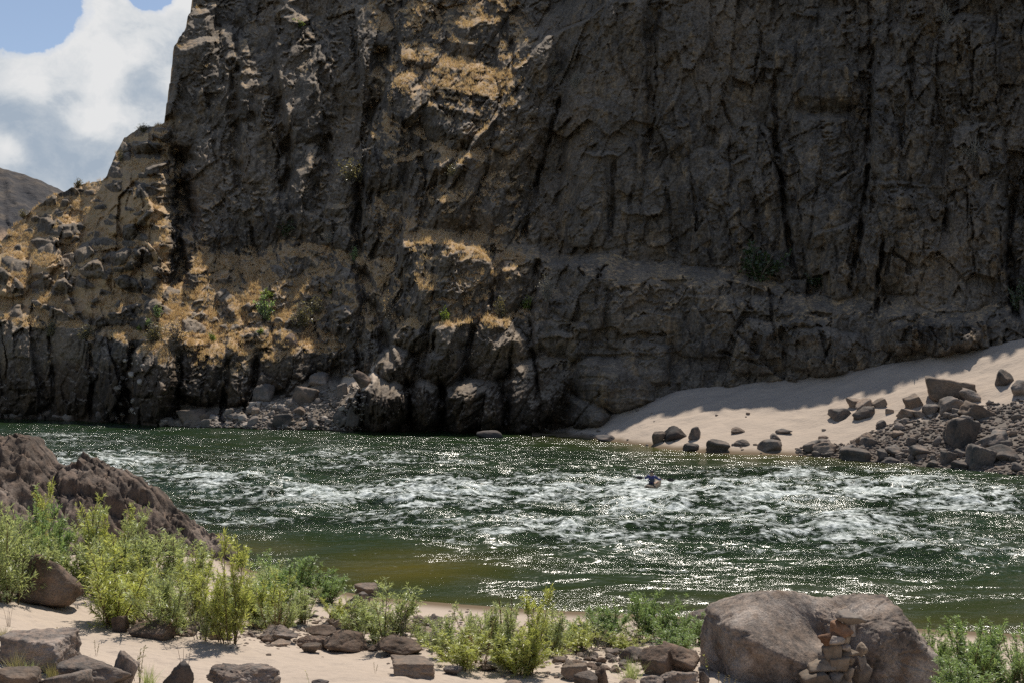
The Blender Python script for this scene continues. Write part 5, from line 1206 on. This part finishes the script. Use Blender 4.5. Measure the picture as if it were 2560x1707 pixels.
# shrubs on the far cliff
def shrub(seed, mat, bark, n=420, ll=.10, lw=.055, twigs=26, leaf=True):
    r = np.random.default_rng(seed); k = 6; t = np.linspace(0, 1, k)[None, :, None]
    az = r.uniform(0, 6.28, twigs); le = r.uniform(0, 1.05, twigs); L = r.uniform(.5, 1.0, twigs)
    d = np.stack([np.cos(az) * np.sin(le) * .62, np.sin(az) * np.sin(le) * .62, np.cos(le) ** .7], -1) * L[:, None]
    st = d[:, None] * t + (r.normal(0, .07, (twigs, 3)))[:, None] * t ** 2 - np.array([0, 0, .05])
    # finer twigs
    m = twigs * 7; i = r.integers(0, twigs, m); u = r.uniform(.3, .95, m); a = (u * (k - 1)).astype(int); p = st[i, a]
    dv = norm(norm(d[i]) + r.normal(size=(m, 3)) * .7) * r.uniform(.10, .28, m)[:, None]
    s2 = p[:, None] + dv[:, None] * np.linspace(0, 1, 3)[None, :, None]
    V1, F1 = tubes(st, (.014, .006)); V2, F2 = tubes(s2, (.007, .004))
    sm = mesh_np('shrub_branches', np.concatenate([V1, V2]), np.concatenate([F1, F2 + len(V1)]), [bark]); lm = None
    if leaf:
        i = r.integers(0, m, n); pos = s2[i, 0] + (s2[i, 2] - s2[i, 0]) * r.uniform(.2, 1.1, n)[:, None] + r.normal(0, .025, (n, 3))
        V, Fc = leaves(pos, r.normal(size=(n, 3)) + np.array([0, 0, .4]), r.uniform(.6, 1.3, n) * ll, r.uniform(.7, 1.2, n) * lw, r); lm = mesh_np('shrub_leaves', V, Fc, [mat])
    return lm, sm
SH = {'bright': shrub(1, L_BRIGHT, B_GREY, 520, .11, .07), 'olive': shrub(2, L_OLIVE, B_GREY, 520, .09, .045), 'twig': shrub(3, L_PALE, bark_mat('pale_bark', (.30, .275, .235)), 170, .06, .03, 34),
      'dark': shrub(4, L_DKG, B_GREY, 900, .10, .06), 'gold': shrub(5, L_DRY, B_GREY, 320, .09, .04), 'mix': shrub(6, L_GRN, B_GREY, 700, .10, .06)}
for kind, cx, base, top, w, lab in [
        ('olive', 880, 458, 394, 84, 'pale round shrub on the cliff ledge in the upper left middle'), ('mix', 662, 804, 728, 62, 'large green bush on the dry grass slope'), ('bright', 668, 748, 718, 44, 'yellow green shrub showing over the large green bush'),
        ('bright', 1112, 808, 762, 32, 'bright green shrub at the foot of the block below the ledge'), ('bright', 1314, 776, 736, 42, 'bright green shrub sprouting beside the bare grey one'), ('twig', 1365, 752, 678, 62, 'bare grey twiggy shrub on the central cliff'),
        ('twig', 1440, 222, 172, 62, 'grey twiggy shrub high on the central cliff'), ('gold', 1475, 374, 322, 40, 'small golden shrub on the dark central wall'), ('twig', 2432, 412, 340, 84, 'pale twiggy shrub alone on the dark right wall'),
        ('gold', 972, 802, 726, 42, 'yellow brown tall shrub left of the block below the ledge'), ('olive', 1250, 798, 738, 52, 'tan shrub between the two bright green ones'), ('mix', 886, 652, 612, 32, 'dark green shrub on the shaded rock face'),
        ('mix', 396, 796, 758, 30, 'green shrub at the base of the dark left wall'), ('mix', 372, 816, 792, 26, 'smaller green shrub below the one at the base of the left wall'), ('olive', 128, 842, 796, 50, 'olive shrub on the left cliff rim'), ('olive', 214, 850, 808, 60, 'brownish shrub right of the olive one on the left rim'),
        ('olive', 385, 856, 802, 80, 'wide tan bush at the left end of the dry grass slope'), ('gold', 440, 858, 800, 90, 'golden bush at the left end of the dry grass slope'), ('bright', 530, 856, 826, 26, 'small bright green shrub on the lower grass slope'), ('bright', 650, 834, 816, 24, 'tiny green shrub under the large green bush'),
        ('olive', 752, 820, 748, 84, 'grey brown bush on the right of the dry grass slope'), ('olive', 790, 786, 738, 60, 'brownish bush at the upper right of the dry grass slope'), ('bright', 824, 736, 712, 24, 'tiny yellow green shrub at the top of the grass slope'), ('olive', 1134, 444, 408, 44, 'olive shrub below the sunlit mound'),
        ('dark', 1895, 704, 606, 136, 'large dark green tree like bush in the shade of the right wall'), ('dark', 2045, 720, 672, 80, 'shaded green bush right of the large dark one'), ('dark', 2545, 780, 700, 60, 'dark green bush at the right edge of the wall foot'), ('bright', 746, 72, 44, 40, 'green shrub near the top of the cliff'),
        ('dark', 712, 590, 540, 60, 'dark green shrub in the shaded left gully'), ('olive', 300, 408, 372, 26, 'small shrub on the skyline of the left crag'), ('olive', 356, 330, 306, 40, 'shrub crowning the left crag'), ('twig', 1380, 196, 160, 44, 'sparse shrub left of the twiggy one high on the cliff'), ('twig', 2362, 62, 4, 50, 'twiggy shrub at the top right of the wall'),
        ('gold', 978, 268, 222, 24, 'golden shrub on the flank of the dark pinnacle'), ('olive', 60, 548, 522, 34, 'olive shrub on the left hill skyline'), ('olive', 196, 470, 446, 34, 'dark shrub on the left hill crest below the crag'), ('twig', 820, 606, 570, 40, 'grey shrub on the sunlit rocks of the gully'), ('bright', 350, 826, 808, 22, 'tiny green plant on the scree top')]:
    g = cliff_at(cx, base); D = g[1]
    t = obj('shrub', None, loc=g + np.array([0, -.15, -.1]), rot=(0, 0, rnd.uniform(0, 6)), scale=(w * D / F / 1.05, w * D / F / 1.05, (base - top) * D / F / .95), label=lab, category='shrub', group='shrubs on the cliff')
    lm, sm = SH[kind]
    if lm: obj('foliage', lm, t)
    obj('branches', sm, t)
# ------------------------------------------------------------------ the paddler in the rapids
def plain(name, c, rough=.5, spec=.4):
    m, nt = material(name); n = nt.noise(nt.add('ShaderNodeTexCoord').outputs['Object'], 14, 4)
    return finish(m, nt, principled(nt, nt.mix(nt.ramp(n, [(.35, 0.0), (.7, .6)]), c, tuple(k * .6 for k in c)), rough, spec))
KP = pt(1628, 1221, 53.6); KROOT = Matrix.Translation((KP[0], KP[1], .04)) @ Matrix.Rotation(R(-24), 4, 'Z') @ Matrix.Rotation(R(5), 4, 'X') @ Matrix.Rotation(R(3), 4, 'Y')
def hull_mesh():
    n, k = 40, 24; t = np.linspace(-1, 1, n); V = []
    for s in t:
        w = .31 * (1 - abs(s) ** 2.6) ** .75 + .012; rk = .26 * abs(s) ** 2.6; dk = .16 * (1 - abs(s) ** 3) + .05
        for j in range(k):
            a = 2 * math.pi * j / k; c_, s_ = math.cos(a), math.sin(a)
            V.append((w * c_, 1.25 * s + .30, rk + .08 + (dk if s_ > 0 else .20 * (1 - abs(s) ** 4) + .02) * np.sign(s_) * abs(s_) ** .8))
    Fc = [(i * k + j, i * k + (j + 1) % k, (i + 1) * k + (j + 1) % k, (i + 1) * k + j) for i in range(n - 1) for j in range(k)]
    return mesh_np('hull', V, Fc, [plain('kayak_hull', (.13, .108, .08), .4)])
kay = obj('kayak', None, label='small tan whitewater kayak among the rapids carrying the paddler', category='kayak'); kay.matrix_world = KROOT
obj('hull', hull_mesh(), kay)
def ring_mesh(name, rx, ry, z, r, mat, cy=0):
    n, k = 32, 8; V = []; Fc = []
    for i in range(n):
        a = 2 * math.pi * i / n
        for j in range(k):
            b_ = 2 * math.pi * j / k; V.append(((rx + r * math.cos(b_)) * math.cos(a), cy + (ry + r * math.cos(b_)) * math.sin(a), z + r * math.sin(b_)))
            Fc.append((i * k + j, ((i + 1) % n) * k + j, ((i + 1) % n) * k + (j + 1) % k, i * k + (j + 1) % k))
    return mesh_np(name, V, Fc, [mat])
M_BLK = plain('black_rubber', (.02, .02, .022), .6)
obj('cockpit_rim', ring_mesh('cockpit_rim', .22, .38, .245, .018, M_BLK, .12), kay)
# spray skirt closing the cockpit round the waist
n = 32; V = []
for rr, zz in ((.22, .25), (.17, .27), (.15, .34)):
    for i in range(n):
        a = 2 * math.pi * i / n; f_ = 1 if rr > .2 else .8
        V.append((rr * math.cos(a), .12 * (1 if rr > .16 else .1) + rr * (1.72 if rr > .2 else 1.3 if rr > .16 else .85) * math.sin(a), zz))
obj('spray_skirt', mesh_np('spray_skirt', V, [(a * n + i, a * n + (i + 1) % n, (a + 1) * n + (i + 1) % n, (a + 1) * n + i) for a in (0, 1) for i in range(n)], [M_BLK]), kay)
V1, F1 = tubes(np.array([[[-.10, -.42, .18], [-.11, -.43, .55], [-.12, -.44, .92], [-.135, -.45, 1.20]], [[.05, -.44, .18], [.09, -.45, .5], [.14, -.46, .85], [.19, -.47, 1.12]]]), (.009, .004))
obj('rod', mesh_np('rod', V1[:12], F1[np.all(F1 < 12, axis=1)], [M_BLK]), kay); obj('rod', mesh_np('rod', V1[12:], F1[np.all(F1 >= 12, axis=1)] - 12, [M_BLK]), kay)

def skin_obj(name, verts, edges, radii, mat, parent, root=0, sub=2):
    me = bpy.data.meshes.new(name); me.from_pydata(verts, edges, [])
    o = obj(name, me, parent); o.modifiers.new('skin', 'SKIN'); me.skin_vertices.new() if not me.skin_vertices else None
    for i, r in enumerate(radii):
        sv = me.skin_vertices[0].data[i]; sv.radius = (r, r) if not isinstance(r, tuple) else r; sv.use_root = (i == root)
    o.modifiers[-1].use_smooth_shade = True
    ss = o.modifiers.new('sub', 'SUBSURF'); ss.levels = sub; ss.render_levels = sub
    me.materials.append(mat); return o
M_SKIN = plain('skin', (.42, .27, .19), .6)
per = obj('person', None, label='paddler seen from behind in blue jacket and dark life vest holding a paddle', category='person'); per.matrix_world = KROOT
V = [(0, 0, .26), (0, .02, .42), (0, .04, .60), (0, .05, .73), (0, .06, .80), (0, .08, .885), (0, .09, .97),      # pelvis to crown
     (-.17, .04, .68), (-.36, .12, .52), (-.44, .36, .47), (-.445, .40, .468), (.17, .04, .68), (.36, .14, .53), (.46, .38, .50), (.465, .42, .498),
     (-.10, .10, .23), (-.17, .55, .30), (-.14, .95, .20), (.10, .10, .23), (.17, .55, .30), (.14, .95, .20), (0, .175, .885), (-.085, .08, .89), (.085, .08, .89)]
E = [(0, 1), (1, 2), (2, 3), (3, 4), (4, 5), (5, 6), (3, 7), (7, 8), (8, 9), (9, 10), (3, 11), (11, 12), (12, 13), (13, 14), (0, 15), (15, 16), (16, 17), (0, 18), (18, 19), (19, 20), (5, 21), (5, 22), (5, 23)]
RD = [.15, .13, .155, .09, .055, .092, .075, .062, .042, .030, .034, .062, .042, .030, .034, .085, .06, .045, .085, .06, .045, .018, .02, .02]
for s in (-1, 1):                                            # five fingers on each hand closing over the shaft
    h = 10 if s < 0 else 14; x0, y0, z0 = V[h]
    for j, ln in enumerate((.8, 1.0, 1.05, 1.0, .85)):
        i = len(V); dx = (j - 2) * .020
        if j == 0: pts_ = [(x0 - s * .035, y0 + .01, z0 - .015), (x0 - s * .045, y0 + .035, z0 - .035)]
        else: pts_ = [(x0 + dx, y0 + .035 * ln, z0 + .022), (x0 + dx, y0 + .055 * ln, z0 - .004), (x0 + dx, y0 + .040, z0 - .026)]
        V += pts_; RD += [.010] * len(pts_); E.append((h, i)); E += [(i + q, i + q + 1) for q in range(len(pts_) - 1)]
skin_obj('body', V, E, RD, M_SKIN, per, 0, 1)
M_JKT = plain('blue_jacket', (.028, .034, .15), .6)
JV = [(0, 0, .28), (0, .02, .42), (0, .04, .60), (0, .05, .735), (0, .055, .775), (-.17, .04, .685), (-.36, .12, .525), (-.43, .33, .475), (.17, .04, .685), (.36, .14, .535), (.45, .35, .503)]
skin_obj('jacket', JV, [(0, 1), (1, 2), (2, 3), (3, 4), (3, 5), (5, 6), (6, 7), (3, 8), (8, 9), (9, 10)], [.155, .14, .168, .11, .07, .078, .058, .042, .078, .058, .042], M_JKT, per)
skin_obj('life_vest', [(0, -.01, .34), (0, .01, .48), (0, .03, .62)], [(0, 1), (1, 2)], [(.185, .165), (.20, .18), (.175, .16)], plain('dark_life_vest', (.045, .05, .075), .7), per)
d, f = ico(3); hv = d * np.array([.112, .135, .115]) + np.array([0, .075, .925]); keep = [tri for tri in f if hv[tri, 2].mean() > .895 + .02 * (hv[tri, 1].mean() > .12)]
hm = mesh_np('helmet', hv, np.array(keep), [plain('dark_helmet', (.06, .05, .042), .35)]); ho = obj('helmet', hm, per); so = ho.modifiers.new('thick', 'SOLIDIFY'); so.thickness = .012
pad = obj('paddle', None, label='double bladed paddle with dark blades held across by the paddler', category='paddle'); pad.matrix_world = KROOT @ Matrix.Translation((.08, .40, .485)) @ Matrix.Rotation(R(-1.5), 4, 'Y')
V1, F1 = tubes(np.array([np.stack([np.linspace(-.74, .74, 8), np.zeros(8), np.zeros(8)], -1)]), (.016, .016))
obj('shaft', mesh_np('shaft', V1, F1, [plain('paddle_shaft', (.10, .09, .08), .4)]), pad)
for s in (-1, 1):
    n = 14; u = np.linspace(0, 1, n); wd = .095 * np.sin(np.clip(u * 1.08 + .06, 0, 1) * math.pi) ** .55; V = []; Fc = []
    for i in range(n):
        x = s * (.68 + .44 * u[i])
        for zz, yy in ((wd[i], .012), (0, .03), (-wd[i], .012), (0, .018)): V.append((x, yy, zz))
        if i: 
            for j in range(4): Fc.append(((i - 1) * 4 + j, (i - 1) * 4 + (j + 1) % 4, i * 4 + (j + 1) % 4, i * 4 + j))
    obj('blade', mesh_np('blade', V, Fc, [plain('paddle_blade', (.035, .03, .028), .5)]), pad)
